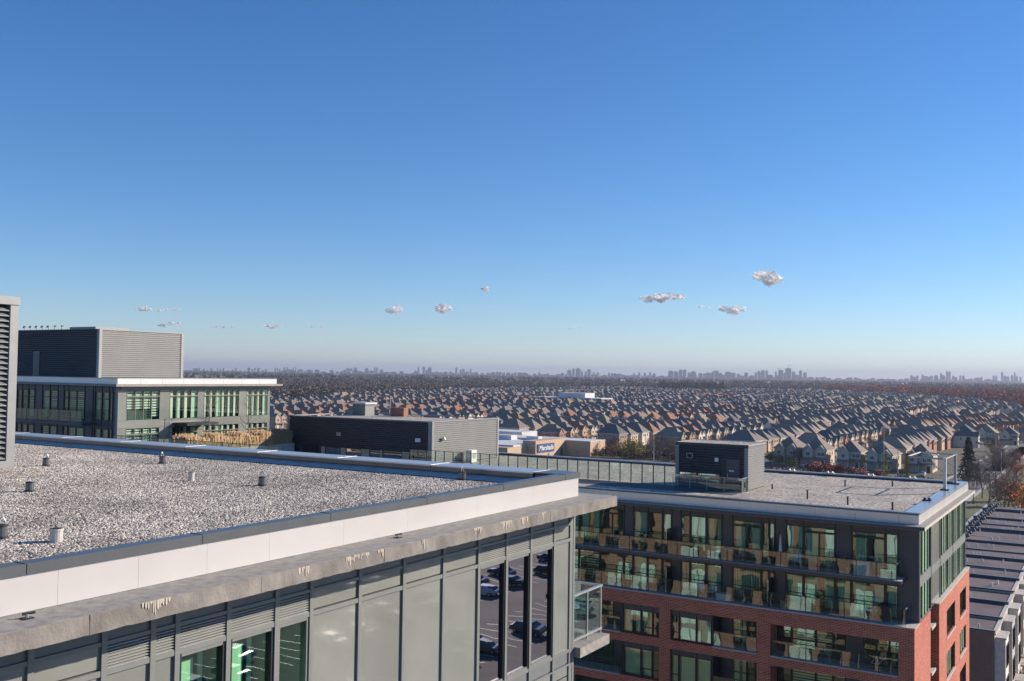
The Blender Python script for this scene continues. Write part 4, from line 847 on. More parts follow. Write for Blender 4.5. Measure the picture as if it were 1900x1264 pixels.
# ------------------------------------------------------------------ trees
PROTO = {}
def proto_tree(kind, seed):
    key = (kind, seed)
    if key in PROTO: return PROTO[key]
    q = random.Random(seed * 31 + len(kind)); tr = MB(); cr = MB(); tips = []
    Z = Vector((0, 0, 1))
    if kind == 'bare':
        branches(tr, Vector((0, 0, 0)), Z, 2.6, .17, 1, q, 'bark', .35, .03, tips, 3); sub = MB()
        for t_ in tips + [Vector((0, 0, 2.6))]:
            for _ in range(2): branches(cr, t_, (Vector((q.gauss(0, .5), q.gauss(0, .5), 1))).normalized(), 1.9, .06, 4, q, 'twig', .42, .014, None, 3)
    elif kind in ('orange', 'yellow', 'red', 'green', 'shrub'):
        m = {'orange': 'leaf_orange', 'yellow': 'leaf_yellow', 'red': 'leaf_red', 'green': 'leaf_green', 'shrub': 'leaf_red'}[kind]
        branches(tr, Vector((0, 0, 0)), Z, 2.0 if kind != 'shrub' else .5, .16, 3, q, 'bark', .55, .03, tips, 3)
        leaf_cloud(cr, tips, 26, .55, .16, q, m)
    elif kind == 'column':
        tr.cyl((0, 0, 0), (0, 0, 6), .12, .03, 'bark', 6)
        pts = [Vector((0, 0, .8 + i * .36)) for i in range(16)]
        for i, c in enumerate(pts): leaf_cloud(cr, [c], 60, .55 * (1 - abs(i - 6) / 13), .13, q, 'leaf_yellow')
    elif kind == 'spruce':
        tr.cyl((0, 0, 0), (0, 0, 9.5), .18, .02, 'bark', 6)
        for i in range(26):
            z = .8 + i * .34; rr = 2.5 * (1 - i / 27) + .1
            for k in range(11):
                a = q.uniform(0, 6.28); e = Vector((rr * math.cos(a), rr * math.sin(a), z - .25 * rr * .5)); c = Vector((0, 0, z)); n_ = 5
                for s in range(1, n_ + 1):
                    pnt = c.lerp(e, s / n_ * q.uniform(.85, 1.05)); leaf_cloud(cr, [pnt], 2, .12, .2, q, 'leaf_spruce', .6)
    elif kind == 'terrace':
        tr.cyl((0, 0, 0), (0, 0, 4.3), .05, .03, 'bark_pale', 6)
        for i in range(16):
            z = 1.2 + i * .2; a = q.uniform(0, 6.28); d = Vector((math.cos(a), math.sin(a), .55)).normalized(); branches(cr, Vector((0, 0, z)), d, .8 * (1.1 - i * .04), .018, 2, q, 'bark_pale', .3, .006, None, 2)
    PROTO[key] = (tr.mesh('trunk'), cr.mesh('crown')); return PROTO[key]
def tree(kind, loc, s, label, name=None, group=None, seed=None, sz=None):
    seed = rnd.randrange(3) if seed is None else seed
    a, b = proto_tree(kind, seed)
    names = {'bare': 'bare_tree', 'orange': 'maple_tree', 'yellow': 'yellow_tree', 'red': 'red_tree', 'green': 'evergreen_shrub', 'shrub': 'red_shrub', 'column': 'columnar_tree', 'spruce': 'spruce_tree', 'terrace': 'young_tree'}
    t = thing(name or names[kind], label, 'shrub' if 'shrub' in names[kind] else 'tree', loc, group, world=False); t.scale = (s, s, sz or s); t.rotation_euler.z = rnd.uniform(0, 6.28)
    link('trunk' if 'shrub' not in names[kind] else 'stem', a, t); link('crown', b, t); return t
tree('terrace', (-73.8, onx(388, 820, -73.8).y, TZ + 1.28), 1.05, 'thin bare young tree in the grass planter, left one', seed=0)
tree('terrace', (-73.8, onx(460, 820, -73.8).y, TZ + 1.28), 1.1, 'thin bare young tree in the grass planter, right one nearer the facade end', seed=1)
def G(px, py): p = onz(px, py, GZ); return (p.x, p.y, GZ)
tree('orange', G(1896, 962), 2.1, 'bright orange maple at the right picture edge above the dark flat roofs', seed=0)
tree('orange', G(1872, 940), 1.2, 'smaller rust orange tree just left of the bright maple', seed=1)
for px, py, s, k, lb in ((1886, 890, 1.3, 'orange', 'rust orange tree behind the bright maple, up the street'), (1868, 868, 1.1, 'yellow', 'golden tree on the near verge of the long street'), (1893, 868, 1.1, 'red', 'dark red tree at the right edge beside the street'), (1855, 930, 1.2, 'red', 'reddish brown tree between bare trees and the maple')): tree(k, G(px, py), s, lb)
for px, py, s in ((1840, 880, 1.2), (1856, 872, 1.0), (1868, 905, 1.3), (1806, 935, 1.1), (1880, 940, 1.2), (1850, 845, .9), (1862, 852, .9), (1884, 872, 1.0)): tree('bare', G(px, py), s, 'big bare grey tree in the clump between the brick block and the street', group='bare trees beside the street')
for i, (px, py, s) in enumerate(((1822, 925, 1.25), (1848, 905, 1.3), (1835, 955, 1.2), (1862, 965, 1.1), (1812, 900, 1.0), (1872, 890, .9))):
    tree('bare', G(px, py), s, 'big bare grey tree in the clump between the brick block and the street', group='bare trees beside the street')
tree('spruce', G(1797, 892), 1.55, 'tall dark spruce right behind the steel roof frame')
tree('column', G(1643, 890), 1.35, 'narrow yellow columnar tree in front of the porches, left of two')
tree('column', G(1683, 893), 1.45, 'narrow yellow columnar tree in front of the porches, right of two')
for i, (px, py, s) in enumerate(((1500, 878, 1.2), (1518, 880, 1.3), (1536, 880, 1.3), (1556, 882, 1.3), (1580, 884, 1.1), (1600, 886, 1.0), (1630, 886, 1.0))):
    tree('shrub', G(px, py), s * 1.4, 'dark red bushy shrub in the hedge row below the gabled houses', group='red shrubs below the gabled houses')
for i, (px, py, s) in enumerate(((1150, 850, 1.4), (1168, 852, 1.7), (1186, 853, 1.5), (1176, 846, 1.3))):
    tree('yellow', G(px, py), s * .9, 'yellow-green leafy tree in the clump right of the tan store', group='yellow trees right of the tan store')
for px, py, s in ((1205, 853, 1), (1220, 856, 1.1), (1236, 856, 1.1), (1135, 846, 1), (1228, 842, .9), (1210, 838, .9), (1246, 848, .9)):
    tree('bare', G(px, py), s, 'bare tree in the gap between the tan store and the rooftop shed', group='bare trees beside the tan store')
for px, py, s in ((1430, 862, 1), (1444, 866, 1.1), (1462, 872, 1), (1440, 850, .8), (1475, 876, 1)):
    tree('green', G(px, py), s * .8, 'low dark green bush right of the rooftop shed', group='green bushes right of the shed')
for px, py in ((1452, 848), (1465, 860), (1433, 846)): tree('column', G(px, py), 1.1, 'small yellow-green tree behind the bushes right of the shed', group='small yellow trees right of the shed')
for px, py in ((1838, 838), (1846, 862), (1842, 848)): tree('yellow', G(px, py), .9, 'yellow street tree on the verge left of the long street', group='yellow street trees')
for px, py in ((1008, 846), (1018, 848), (1042, 849)): tree('spruce', G(px, py), .45, 'small conifer against the tan store wall', group='small conifers by the store')
tree('yellow', G(1628, 812), 1.2, 'lone golden tree among the grey roofs, centre right', seed=2)

# ------------------------------------------------------------------ HOUSES
def house_geo(style, det):
    """returns dict part -> MB in local coords; front faces -Y. w x d footprint"""
    q = random.Random(style * 17); w_, d_ = (8.6, 9.4, 9.0, 8.8, 9.8, 9.2)[style], (12, 13, 12.5, 14, 12, 13)[style]; h = 6.0; rise = (3.9, 4.3, 4.0, 4.5, 3.6, 4.2)[style]; ov = .45
    W = MB(); Rf = MB(); T = MB(); wm, rm = 'housewall_0', 'shingle_0'
    x0, x1, y0, y1 = -w_ / 2, w_ / 2, 0, d_
    W.box((x0, y0, 0), (x1, y1, h), wm, skip=('-z', '+z'))
    X0_, X1_, Y0_, Y1_ = x0 - ov, x1 + ov, y0 - ov, y1 + ov; rl = min(w_, d_) / 2 + ov; hz = h - .1
    r1, r2 = (0, Y0_ + rl * (.95 if style % 2 else .7), h + rise), (0, Y1_ - rl, h + rise)
    c = [(X0_, Y0_, hz), (X1_, Y0_, hz), (X1_, Y1_, hz), (X0_, Y1_, hz)]
    Rf.add(c + [r1, r2], [(0, 1, 4), (1, 2, 5, 4), (2, 3, 5), (3, 0, 4, 5), (3, 2, 1, 0)], rm)
    if det: 
        for a, b in (((X0_, Y0_), (X1_, Y0_ + .04)), ((X0_, Y0_ + .05), (X0_ + .04, Y1_)), ((X1_ - .04, Y0_ + .05), (X1_, Y1_)), ((X0_ + .05, Y1_ - .04), (X1_ - .05, Y1_))): T.box((*a, hz - .2), (*b, hz - .01), 'house_trim')
    # front gable(s)
    gs = [(-w_ * .22, w_ * .48, 1.2)] if style in (0, 2, 4) else [(-w_ * .25, w_ * .42, 1.0), (w_ * .27, w_ * .36, .6)]
    for gx_, gw, out in gs:
        a, b = gx_ - gw / 2, gx_ + gw / 2; gh = gw * .48; yf = y0 - out
        W.add([(a, yf, 0), (b, yf, 0), (b, yf, h), (gx_, yf, h + gh), (a, yf, h), (a, y0, 0), (a, y0, h), (b, y0, 0), (b, y0, h)], [(0, 1, 2, 3, 4), (5, 0, 4, 6), (1, 7, 8, 2)], wm)
        e = .3; yb = y0 + gh * 1.6; zt = h + gh + .12; ze = h - .22 * .6
        Rf.add([(a - e, yf - e, ze), (gx_, yf - e, zt), (b + e, yf - e, ze), (a - e, yb * .15, ze), (gx_, yb, zt), (b + e, yb * .15, ze)], [(0, 1, 4, 3), (1, 2, 5, 4)], rm)
        if det:
            for s_, t_ in (((a - e, yf - e - .02, ze), (gx_, yf - e - .02, zt)), ((gx_, yf - e - .02, zt), (b + e, yf - e - .02, ze))):
                s_, t_ = Vector(s_), Vector(t_); T.add([s_, t_, t_ - Vector((0, 0, .25)), s_ - Vector((0, 0, .25))], [(0, 3, 2, 1)], 'house_trim')
    out = dict(wall=W, roof=Rf, trim=T)
    # porch / garage
    P = MB(); P.add([(x0, y0 - 2.6, 2.6), (x1, y0 - 2.6, 2.6), (x1, y0 - .02, 3.5), (x0, y0 - .02, 3.5), (x1, y0 - .02, 2.6), (x0, y0 - .02, 2.6)], [(0, 1, 2, 3), (1, 4, 2), (0, 3, 5), (0, 5, 4, 1)], rm); out['porch_roof'] = P
    if det:
        for x in (x0 + .15, 0.2, x1 - .15): P.box((x - .12, y0 - 2.5, 0), (x + .12, y0 - 2.26, 2.6), 'house_trim')
    gf = -(gs[0][2]) - .03
    wins = []
    for x in (gs[0][0], w_ * .22, w_ * .38): wins.append((x, 'f', (gf if x == gs[0][0] else (y0 - .03 if len(gs) == 1 else y0 - gs[1][2] - .03)), 4.2))
    for y in (2.2, 5.6, 9.2): wins += [(y, 'r', x1 + .03, 4.2), (y, 'r', x1 + .03, 1.3)]
    wins += [(y, 'b', y1 + .03, 4.2) for y in (-2.4, .2, 2.4)] + [(2.6, 'l', x0 - .03, 4.2), (7.2, 'l', x0 - .03, 4.2)]
    out['wins'] = wins; out['dims'] = (x0, x1, y0, y1, gf, gs); return out
HG = [house_geo(i, True) for i in range(6)]; HL = [house_geo(i, False) for i in range(6)]
# shared window / door meshes
wf = MB(); wf.box((-.7, -.04, 0), (.7, .0, 1.35), 'house_trim'); wf.box((-.6, -.06, .1), (-.04, -.041, 1.25), 'house_glass'); wf.box((.04, -.06, .1), (.6, -.041, 1.25), 'house_glass'); WINM = wf.mesh('window')
gd = MB(); gd.box((-1.3, -.06, 0), (1.3, 0, 2.15), 'garage')
for i in range(4): gd.box((-1.2, -.075, .08 + i * .52), (1.2, -.061, .54 + i * .52), 'garage')
GARM = gd.mesh('garage_door'); dd = MB(); dd.box((-.5, -.05, 0), (.5, 0, 2.1), 'frame_dark'); DOORM = dd.mesh('door')
MC = {}
def recol(mb, wi, ri, name):
    v = MB(); v.v = mb.v; v.f = mb.f; v.m = mb.m; v.mats = [{'housewall_0': 'housewall_%d' % wi, 'shingle_0': 'shingle_%d' % ri}.get(k, k) for k in mb.mats]; return v.mesh(name)
def pmesh(style, part, wi, ri, det):
    k = (style, part, wi, ri, det)
    if k not in MC: MC[k] = recol((HG if det else HL)[style][part], wi, ri, part)
    return MC[k]
ROOFW = ['grey-brown', 'light brown', 'slate grey', 'reddish brown', 'charcoal', 'rusty red']; WALLW = ['buff', 'tan brick', 'red brick', 'cream', 'brown brick']
ORI = {0: 0, 1: math.pi / 2, 2: math.pi, 3: -math.pi / 2}    # local front -Y -> 0:-Y 1:+X 2:+Y 3:-X
def frontpos(cx, cy, o, d): return cx, cy
H = []   # (cx,cy,ori,style,wi,ri)
def hrow(xa, ya, n, step, along, ori, pref=None, q=rnd):
    """row of houses starting at (xa,ya) stepping along 'x' or 'y'; the location is the middle of the street front"""
    for i in range(n):
        cx, cy = (xa + i * step, ya) if along == 'x' else (xa, ya + i * step)
        H.append([cx + (q.gauss(0, .25) if along == 'y' else 0), cy + (q.gauss(0, .5) if along == 'x' else 0), ori, q.randrange(6), q.choice([0, 0, 1, 1, 2, 3, 4]), None])
def excluded(x, y):
    px, py, d = proj((x, y, GZ + 4))
    if d < 0 or not (-60 < px < 1990): return True
    if x > -47 and x < -36: return True
    if y < 366: return True
    # store land
    if y < 405 and x < -125: return True
    if -600 < x < -205 and y < 420: return True
    D = math.hypot(x, y)
    if px > 1530 and D > 2360 - (px - 1530) * 2.9: return True
    if D > 1050 + max(0, px - 560) * 2.1 + 60 * math.sin(px * .03): return True
    if D > 2500: return True
    return False
# rows: near street row facing the camera, then blocks
for x in (-112, -101, -88, -77, -63): H.append([x, 392, 0, rnd.randrange(6), rnd.choice([0, 1, 3]), 0])
xx = -34; 
def colx(k): return -52.0 - 64 * (k // 2) - (0 if k % 2 == 0 else 0)
blk = 0
yb = 428
while yb < 2950:
    ye = yb + rnd.choice([150, 190, 230]); x = -50.0
    first = True
    x = 150.0
    while x > -2400:
        # block: street at x, houses facing +X in front of it (west side) and the next row facing -X
        tw = rnd.random() < .18; step = 6.8 if tw else rnd.choice([10.2, 10.8, 11.6])
        n = int((ye - yb) / step)
        st = len(H)
        hrow(x - 6.5, yb + 5, n, step, 'y', 1); hrow(x - 6.5 - 41, yb + 5, n, step, 'y', 3)
        if rnd.random() < .5:
            c_ = rnd.randrange(6)
            for hh in H[st:]: hh[5] = c_ if rnd.random() < .6 else None
        street(x - 5, x + 5, yb - 12, ye + 4)
        x -= 63
    # end caps: a row facing -Y along the cross street
    street(-2300, 150, ye + 6, ye + 15)
    st = len(H); n = int(2500 / 11.2)
    for i in range(n):
        xh = 150 - i * 11.2
        H.append([xh, ye + 20, 0, rnd.randrange(6), rnd.choice([0, 1, 3, 4]), None])
    yb = ye + 42
for h in H:
    if h[1] > 560: h[0] += 16 * math.sin(h[1] * .0065 + 1.0) + 9 * math.sin(h[1] * .017 + h[0] * .003); h[1] += 10 * math.sin(h[0] * .011)
H = [h for h in H if not excluded(h[0], h[1])]
for h in H:
    px = proj((h[0], h[1], GZ))[0]
    if h[5] is None:
        red = 550 < px < 1330 and h[1] < 900
        h[5] = rnd.choice([0, 1, 3, 3, 5, 0]) if red and rnd.random() < .55 else rnd.choice([0, 0, 1, 2, 2, 4])
H.sort(key=lambda h: math.hypot(h[0], h[1]))
vis = []; rest = []
for h in H:
    px, py, d = proj((h[0], h[1], GZ + 8)); hid = False
    if px < 500 or (535 < px < 925 and py > 770) or py > 885 or (px < 535 and py > 790) or (925 < px < 1255 and py > 845) or (1253 < px < 1418 and py > 826): hid = True
    if px > 1910: hid = True
    if hid: continue
    (vis if len(vis) < 300 else rest).append(h)
LAND = [(980, 'behind the long white store'), (1040, 'above the blue store sign'), (1130, 'behind the tan store'), (1190, 'above the yellow trees'), (1255, 'left of rooftop shed'), (1335, 'above rooftop shed'), (1420, 'above shed door'), (1500, 'right of rooftop shed'), (1600, 'above red shrubs'), (1690, 'above yellow columnar trees'), (1770, 'above steel roof frame'), (1830, 'above the dark spruce'), (1990, 'near the long street')]
cnt = {}
for n_, h in enumerate(vis):
    cx, cy, o, st, wi, ri = h[:6]; px, py, d = proj((cx, cy, GZ + 8)); det = n_ < 110
    land = 'left of centre penthouse' if px < 560 else (('above penthouse stack' if px < 700 else 'above centre penthouse') if px < 925 else next(l for lim, l in LAND if px < lim))
    band = 'nearest' if d < 480 else ('second-line' if d < 560 else ('middle-distance' if d < 680 else 'farther'))
    gable = 'one front gable' if st in (0, 2, 4) else 'twin front gables'
    lab = f'{band} {WALLW[wi]} house, {ROOFW[ri]} roof, {gable}, {land}'; h.append(land)
    cnt[lab] = cnt.get(lab, 0) + 1
    t = thing('suburban_house', lab, 'house', (cx, cy, GZ), 'two-storey suburban houses in rows', world=False); t.rotation_euler.z = ORI[o] + rnd.gauss(0, .025); k_ = rnd.uniform(.94, 1.1); t.scale = (rnd.uniform(.96, 1.03), rnd.uniform(.94, 1.06), k_)
    link('wall', pmesh(st, 'wall', wi, ri, det), t); rf = link('roof', pmesh(st, 'roof', wi, ri, det), t)
    if n_ < 200: link('porch_roof', pmesh(st, 'porch_roof', wi, ri, det), t)
    if det:
        link('trim', pmesh(st, 'trim', wi, ri, det), t)
        g = HG[st]; x0, x1, y0, y1, gf, gs = g['dims']
        for a, side, c, z in g['wins']:
            if side == 'f': loc, rz = (a, c, z - .4), 0
            elif side == 'r': loc, rz = (c, a, z - .4), math.pi / 2
            elif side == 'l': loc, rz = (c, a, z - .4), -math.pi / 2
            else: loc, rz = (a, c, z - .4), math.pi
            # only sides that can face the camera (-Y or +X in the world)
            wd = {'f': 0, 'r': 1, 'b': 2, 'l': 3}[side]; face = (wd + o) % 4
            if face not in (0, 1): continue
            wo = link('window', WINM, t, loc=loc); wo.rotation_euler.z = rz
            if side != 'f': wo.scale.x = .85
        if (0 + o) % 4 in (0, 1):
            go_ = link('garage_door', GARM, t, loc=(gs[0][0], gf, .05)); do_ = link('door', DOORM, t, loc=(x1 - 1.2, y0 - (.03 if len(gs) == 1 else gs[1][2] + .03), .1))
for o in COL.objects:
    pass
# the remaining houses: one countless mass
vs, fs, mi, loops = [], [], [], 0
mats = ['housewall_%d' % i for i in range(5)] + ['shingle_%d' % i for i in range(6)] + ['house_glass']
base = []
for st in range(6):
    P = []; 
    for part in ('wall', 'roof'):
        mb = HL[st][part]; P.append((np.array(mb.v, float), mb.f, part))
    g = HL[st]; wb = MB()
    for a, side, c, z in g['wins']:
        if side == 'f': wb.box((a - .55, c - .03, z - .3), (a + .55, c, z + .8), 'x', skip=('+y', '-z'))
        elif side == 'r': wb.box((c, a - .5, z - .3), (c + .03, a + .5, z + .8), 'x', skip=('-x', '-z'))
        elif side == 'b': wb.box((a - .5, c, z - .3), (a + .5, c + .03, z + .8), 'x', skip=('-y', '-z'))
    P.append((np.array(wb.v, float), wb.f, 'win')); base.append(P)
for cx, cy, o, st, wi, ri in rest:
    an = ORI[o] + rnd.gauss(0, .06); c, s = math.cos(an), math.sin(an); far = cy > 900; kz = rnd.uniform(.88, 1.14)
    for V, Fc, part in base[st]:
        if part == 'win' and far: continue
        k = loops; X = V[:, 0] * c - V[:, 1] * s + cx; Y = V[:, 0] * s + V[:, 1] * c + cy
        vs.append(np.stack([X, Y, V[:, 2] * kz + GZ], 1)); loops += len(V)
        fs += [tuple(k + i for i in f) for f in Fc]; mi += [wi if part == 'wall' else (5 + ri if part == 'roof' else 11)] * len(Fc)
me = bpy.data.meshes.new('suburb_houses'); me.from_pydata(np.concatenate(vs).tolist(), [], fs)
for k in mats: me.materials.append(M[k])
me.polygons.foreach_set('material_index', mi); me.update()
link('suburb_houses', me, None, kind='stuff', label='hundreds of small hip-roofed houses filling the middle distance', category='houses')
# streets as one sheet set
mb = MB(); q = 0
for x0, x1, y0, y1 in STR:
    z = GZ + (.02 if (x1 - x0) < (y1 - y0) else .03); mb.quad([(x0, y0, z), (x1, y0, z), (x1, y1, z), (x0, y1, z)], 'asphalt')
mb.obj('road', kind='structure')
mb = MB()
for x in (-50.6, -36.9):
    mb.box((x - .6, 226, GZ), (x + .6, 1400, GZ + .12), 'sidewalk')
for y in (350.2, 363.2): mb.box((-700, y - .7, GZ), (-51.5, y + .7, GZ + .12), 'sidewalk')
mb.obj('sidewalk', kind='structure')

# ------------------------------------------------------------------ store with sign
p0 = onz(1095, 848, GZ); SX, SY = p0.x, p0.y
st_ = thing('store_building', 'tan stucco store with a blue sign and flat pale roof', 'store', (SX - 30, SY + 15, GZ))
X1w = ony(1049, 845, SY).x
B('wall', st_, (SX - 60, SY, GZ), (SX, SY + 14, GZ + 6.2), 'tan_stucco'); B('parapet_trim', st_, (SX - 60, SY - .1, GZ + 6.2), (SX + .1, SY + 14.1, GZ + 6.5), 'roof_white')
ya, yb_ = onx(996, 843, X1w).y, SY
B('sign_wall', st_, (X1w - 6, ya - 1, GZ), (X1w, yb_ - .01, GZ + 7.2), 'tan_stucco')
B('front_wall', st_, (X1w - 70, ya - 16, GZ), (X1w - 4, ya - 1.01, GZ + 5.2), 'tan_stucco')
B('roof', st_, (X1w - 95, ya - 10, GZ + 4), (X1w - 5, SY + 13, GZ + 5.8), 'roof_white')
for dx, dy, a_, b_, c_ in ((-30, 2, 8, 5, 2.0), (-18, 8, 6, 3, 1.6), (-52, 5, 10, 3, 1.8), (-70, -2, 12, 2, 2.2)):
    B('rooftop_unit', st_, (X1w + dx, SY + dy - 10, GZ + 5.81), (X1w + dx + a_, SY + dy - 10 + b_, GZ + 5.81 + c_), 'roof_white')
# sign, in plane X = const facing +X
s0, s1 = onx(997, 841, X1w + .2), onx(1028, 838, X1w + .2); ztp = onx(1012, 823, X1w + .2).z
sg = B('sign', st_, (X1w + .01, s0.y, s0.z + .1), (X1w + .35, s1.y, ztp), 'sign_blue')
fc = bpy.data.curves.new('lettering', 'FONT'); fc.body = 'Marshalls'; fc.extrude = .04; fc.shear = .25; fc.align_x = 'CENTER'; fc.align_y = 'CENTER'; fc.size = 1.0; fc.offset = .018
fo = bpy.data.objects.new('lettering', fc); COL.objects.link(fo); bpy.context.view_layer.update()
dg = bpy.context.evaluated_depsgraph_get(); fm_ = bpy.data.meshes.new_from_object(fo.evaluated_get(dg)); bpy.data.objects.remove(fo); fm_.materials.append(M['white_paint'])
xs_ = [v.co.x for v in fm_.vertices]; wtxt = max(xs_) - min(xs_); W_ = s1.y - s0.y
tx = link('lettering', fm_, sg, loc=(X1w + .41, (s0.y + s1.y) / 2, (s0.z + ztp) / 2)); sc_ = W_ * .86 / wtxt
tx.scale = (sc_, min(sc_ * 1.4, (ztp - s0.z) * .75), 1); tx.rotation_euler = (math.pi / 2, 0, math.pi / 2)
# long white-roofed store left of it
B('wall', st_, (SX - 130, SY + 20, GZ), (SX - 45, SY + 34, GZ + 7.5), 'roof_white')
# school in the houses
p = onz(1095, 757, GZ); sc2 = thing('school_building', 'long low pale school block among the far roofs', 'school', tuple(p)); B('wall', sc2, (p.x - 70, p.y, GZ), (p.x + 10, p.y + 30, GZ + 9), 'housewall_3'); B('roof', sc2, (p.x - 71, p.y - 1, GZ + 9), (p.x + 11, p.y + 31, GZ + 10), 'roof_white'); B('gymnasium', sc2, (p.x - 40, p.y + 4, GZ + 10.01), (p.x - 8, p.y + 26, GZ + 15), 'roof_white')
for i in range(14): B('window', sc2, (p.x - 66 + i * 5.4, p.y - .1, GZ + 4), (p.x - 63 + i * 5.4, p.y - .01, GZ + 6.5), 'house_glass')

# ------------------------------------------------------------------ townhouse row at the right
TX0, TX1, TY0 = -21.0, -10.0, 103.0; un = 6.6; rz_ = -23.0; q = random.Random(8)
dzs = [0, .35, .3, .75, .7, 1.0, .95, 1.1, 1.0, .9, 1.1, 1.3, 1.2, 1.0, 1.1, 1.0]
for i in range(15):
    y0, y1 = TY0 + i * un, TY0 + (i + 1) * un; z = rz_ - .6 + dzs[i] * .6; l_ = ['end townhouse nearest the brick block, flat dark roof and stone bays', 'second townhouse in the flat-roofed row', 'third townhouse in the flat-roofed row'][i] if i < 3 else 'dark flat-roofed townhouse farther along the row at the right edge'
    t = thing('townhouse', l_, 'townhouse', ((TX0 + TX1) / 2, (y0 + y1) / 2, GZ), 'flat-roofed townhouses in a row')
    W = MB(); W.box((TX0, y0 + .01, GZ), (TX1, y1 - .01, z), 'housewall_0'); W.obj('wall', t)
    if i == 0: B('end_wall', t, (TX0, y0 - .12, GZ), (TX1 + .02, y0 + .005, z + .35), 'brown_brick')
    B('roof', t, (TX0 + .25, y0 + .26, z), (TX1 - .25, y1 - .01, z + .08), 'roof_tar')
    pz = .42 if i % 2 == 0 else .12
    B('parapet', t, (TX0, y0 + .01, z), (TX1 + .05, y0 + .25, z + pz), 'membrane'); B('coping', t, (TX0 - .03, y0 - .02, z + pz), (TX1 + .1, y0 + .28, z + pz + .05), 'frame_grey')
    B('coping', t, (TX1 - .24, y0 + .29, z + .001), (TX1 + .12, y1 - .03, z + .16), 'stone_ledge')
    B('parapet', t, (TX0, y0 + .26, z), (TX0 + .24, y1 - .02, z + .35), 'slat_grey')
    # front bays facing +X
    bx = TX1 + .9
    B('bay', t, (TX1 + .01, y0 + .5, GZ + 2.8), (bx, y0 + 3.4, z - .35), 'stone_pale'); B('bay_coping', t, (TX1 + .01, y0 + .4, z - .345), (bx + .08, y0 + 3.5, z - .2), 'stone_ledge')
    for k in range(3):
        zz = z - 3.0 - k * 3.0
        win_x(t, y0 + .9, y0 + 3.0, zz, zz + 2.0, bx + .04, 2, cur=None, gl='glass_dark', fm='frame_dark', dep=.02); win_x(t, y0 + 4.3, y0 + 6.1, zz - .2, zz + 2.1, TX1 + .06, 2, cur=None, gl='glass_dark', fm='frame_dark', dep=.02)
    bl = B('balcony', t, (TX1 + .01, y0 + 3.7, z - 6.9), (TX1 + 2.4, y1 - .2, z - 6.7), 'stone_ledge')
    m_ = MB()
    for a_, b_ in (((TX1 + 2.35, y0 + 3.7), (TX1 + 2.4, y1 - .2)), ((TX1 + .05, y0 + 3.7), (TX1 + 2.35, y0 + 3.75))): m_.box((*a_, z - 5.75), (*b_, z - 5.68), 'white_paint')
    for k in range(9): yy = y0 + 3.7 + (un - 3.95) * k / 8; m_.box((TX1 + 2.36, yy, z - 6.7), (TX1 + 2.39, yy + .04, z - 5.75), 'white_paint')
    m_.obj('railing', bl)
    for k in range(4):
        px_, py_ = q.uniform(TX0 + 2.5, TX1 - 1.5), q.uniform(y0 + 1, y1 - 1); MB().cyl((px_, py_, z + .08), (px_, py_, z + q.uniform(.35, .6)), .08, .08, 'white_paint', 8).obj('vent_pipe', t)
    if i > 5:
        for k in range(4):
            xx_, yy_ = TX0 + 1.0 + (k % 2) * .9, y0 + 1.2 + k * 1.3; m_ = MB(); m_.cyl((xx_, yy_, z + .08), (xx_, yy_, z + .5), .28, .28, 'black_rubber', 8); m_.cyl((xx_, yy_, z + .5), (xx_ + .5, yy_, z + .75), .22, .22, 'coping_grey', 8); m_.obj('roof_exhaust', t)
tt = thing('patio_table', 'patio table with dark base on the townhouse balcony, lower right corner', 'table', (TX1 + 1.3, TY0 + 17.9, rz_ - 7.1), world=False); MB().cyl((0, 0, .7), (0, 0, .74), .5, .5, 'steel', 14).obj('tabletop', tt); MB().cyl((0, 0, 0), (0, 0, .7), .06, .06, 'frame_dark', 8).obj('leg', tt)

# ------------------------------------------------------------------ street lamps, poles
def lamp(px, py, h, lb, grp='street lamp posts among the houses', arm=True):
    p = G(px, py); t = thing('street_lamp', lb, 'street lamp', p, grp, world=False); MB().cyl((0, 0, 0), (0, 0, h), .16, .09, 'plastic_pale', 8).obj('pole', t)
    if arm: MB().cyl((0, 0, h), (-2.2, 0, h + .4), .06, .05, 'plastic_pale', 6).obj('arm', t); MB().box((-2.9, -.15, h + .32), (-2.1, .15, h + .45), 'steel').obj('lamp_head', t)
    else: MB().cyl((0, 0, h), (0, 0, h + .5), .25, .1, 'plastic_pale', 8).obj('lamp_head', t)
for px, py, h, lb in ((979, 822, 9, 'street lamp left of the blue store sign'), (1028, 822, 9, 'curved street lamp just right of the blue store sign'), (1112, 822, 11, 'tall lamp pole behind the tan store corner'), (1213, 858, 11, 'lamp pole in the gap left of the rooftop shed'), (1197, 846, 9, 'lamp pole beside the yellow trees'), (1640, 888, 16, 'tallest lamp pole, rising in front of the gabled houses'), (1666, 888, 10, 'shorter lamp pole between the two yellow columnar trees'), (1362, 830, 12, 'lamp pole sticking up behind the rooftop shed'), (1848, 868, 13, 'tall lamp pole on the verge of the long street'), (1858, 885, 9, 'lamp pole near the bare trees by the street'), (526, 800, 10, 'lamp pole left of the centre penthouse')):
    lamp(px, py, h, lb)

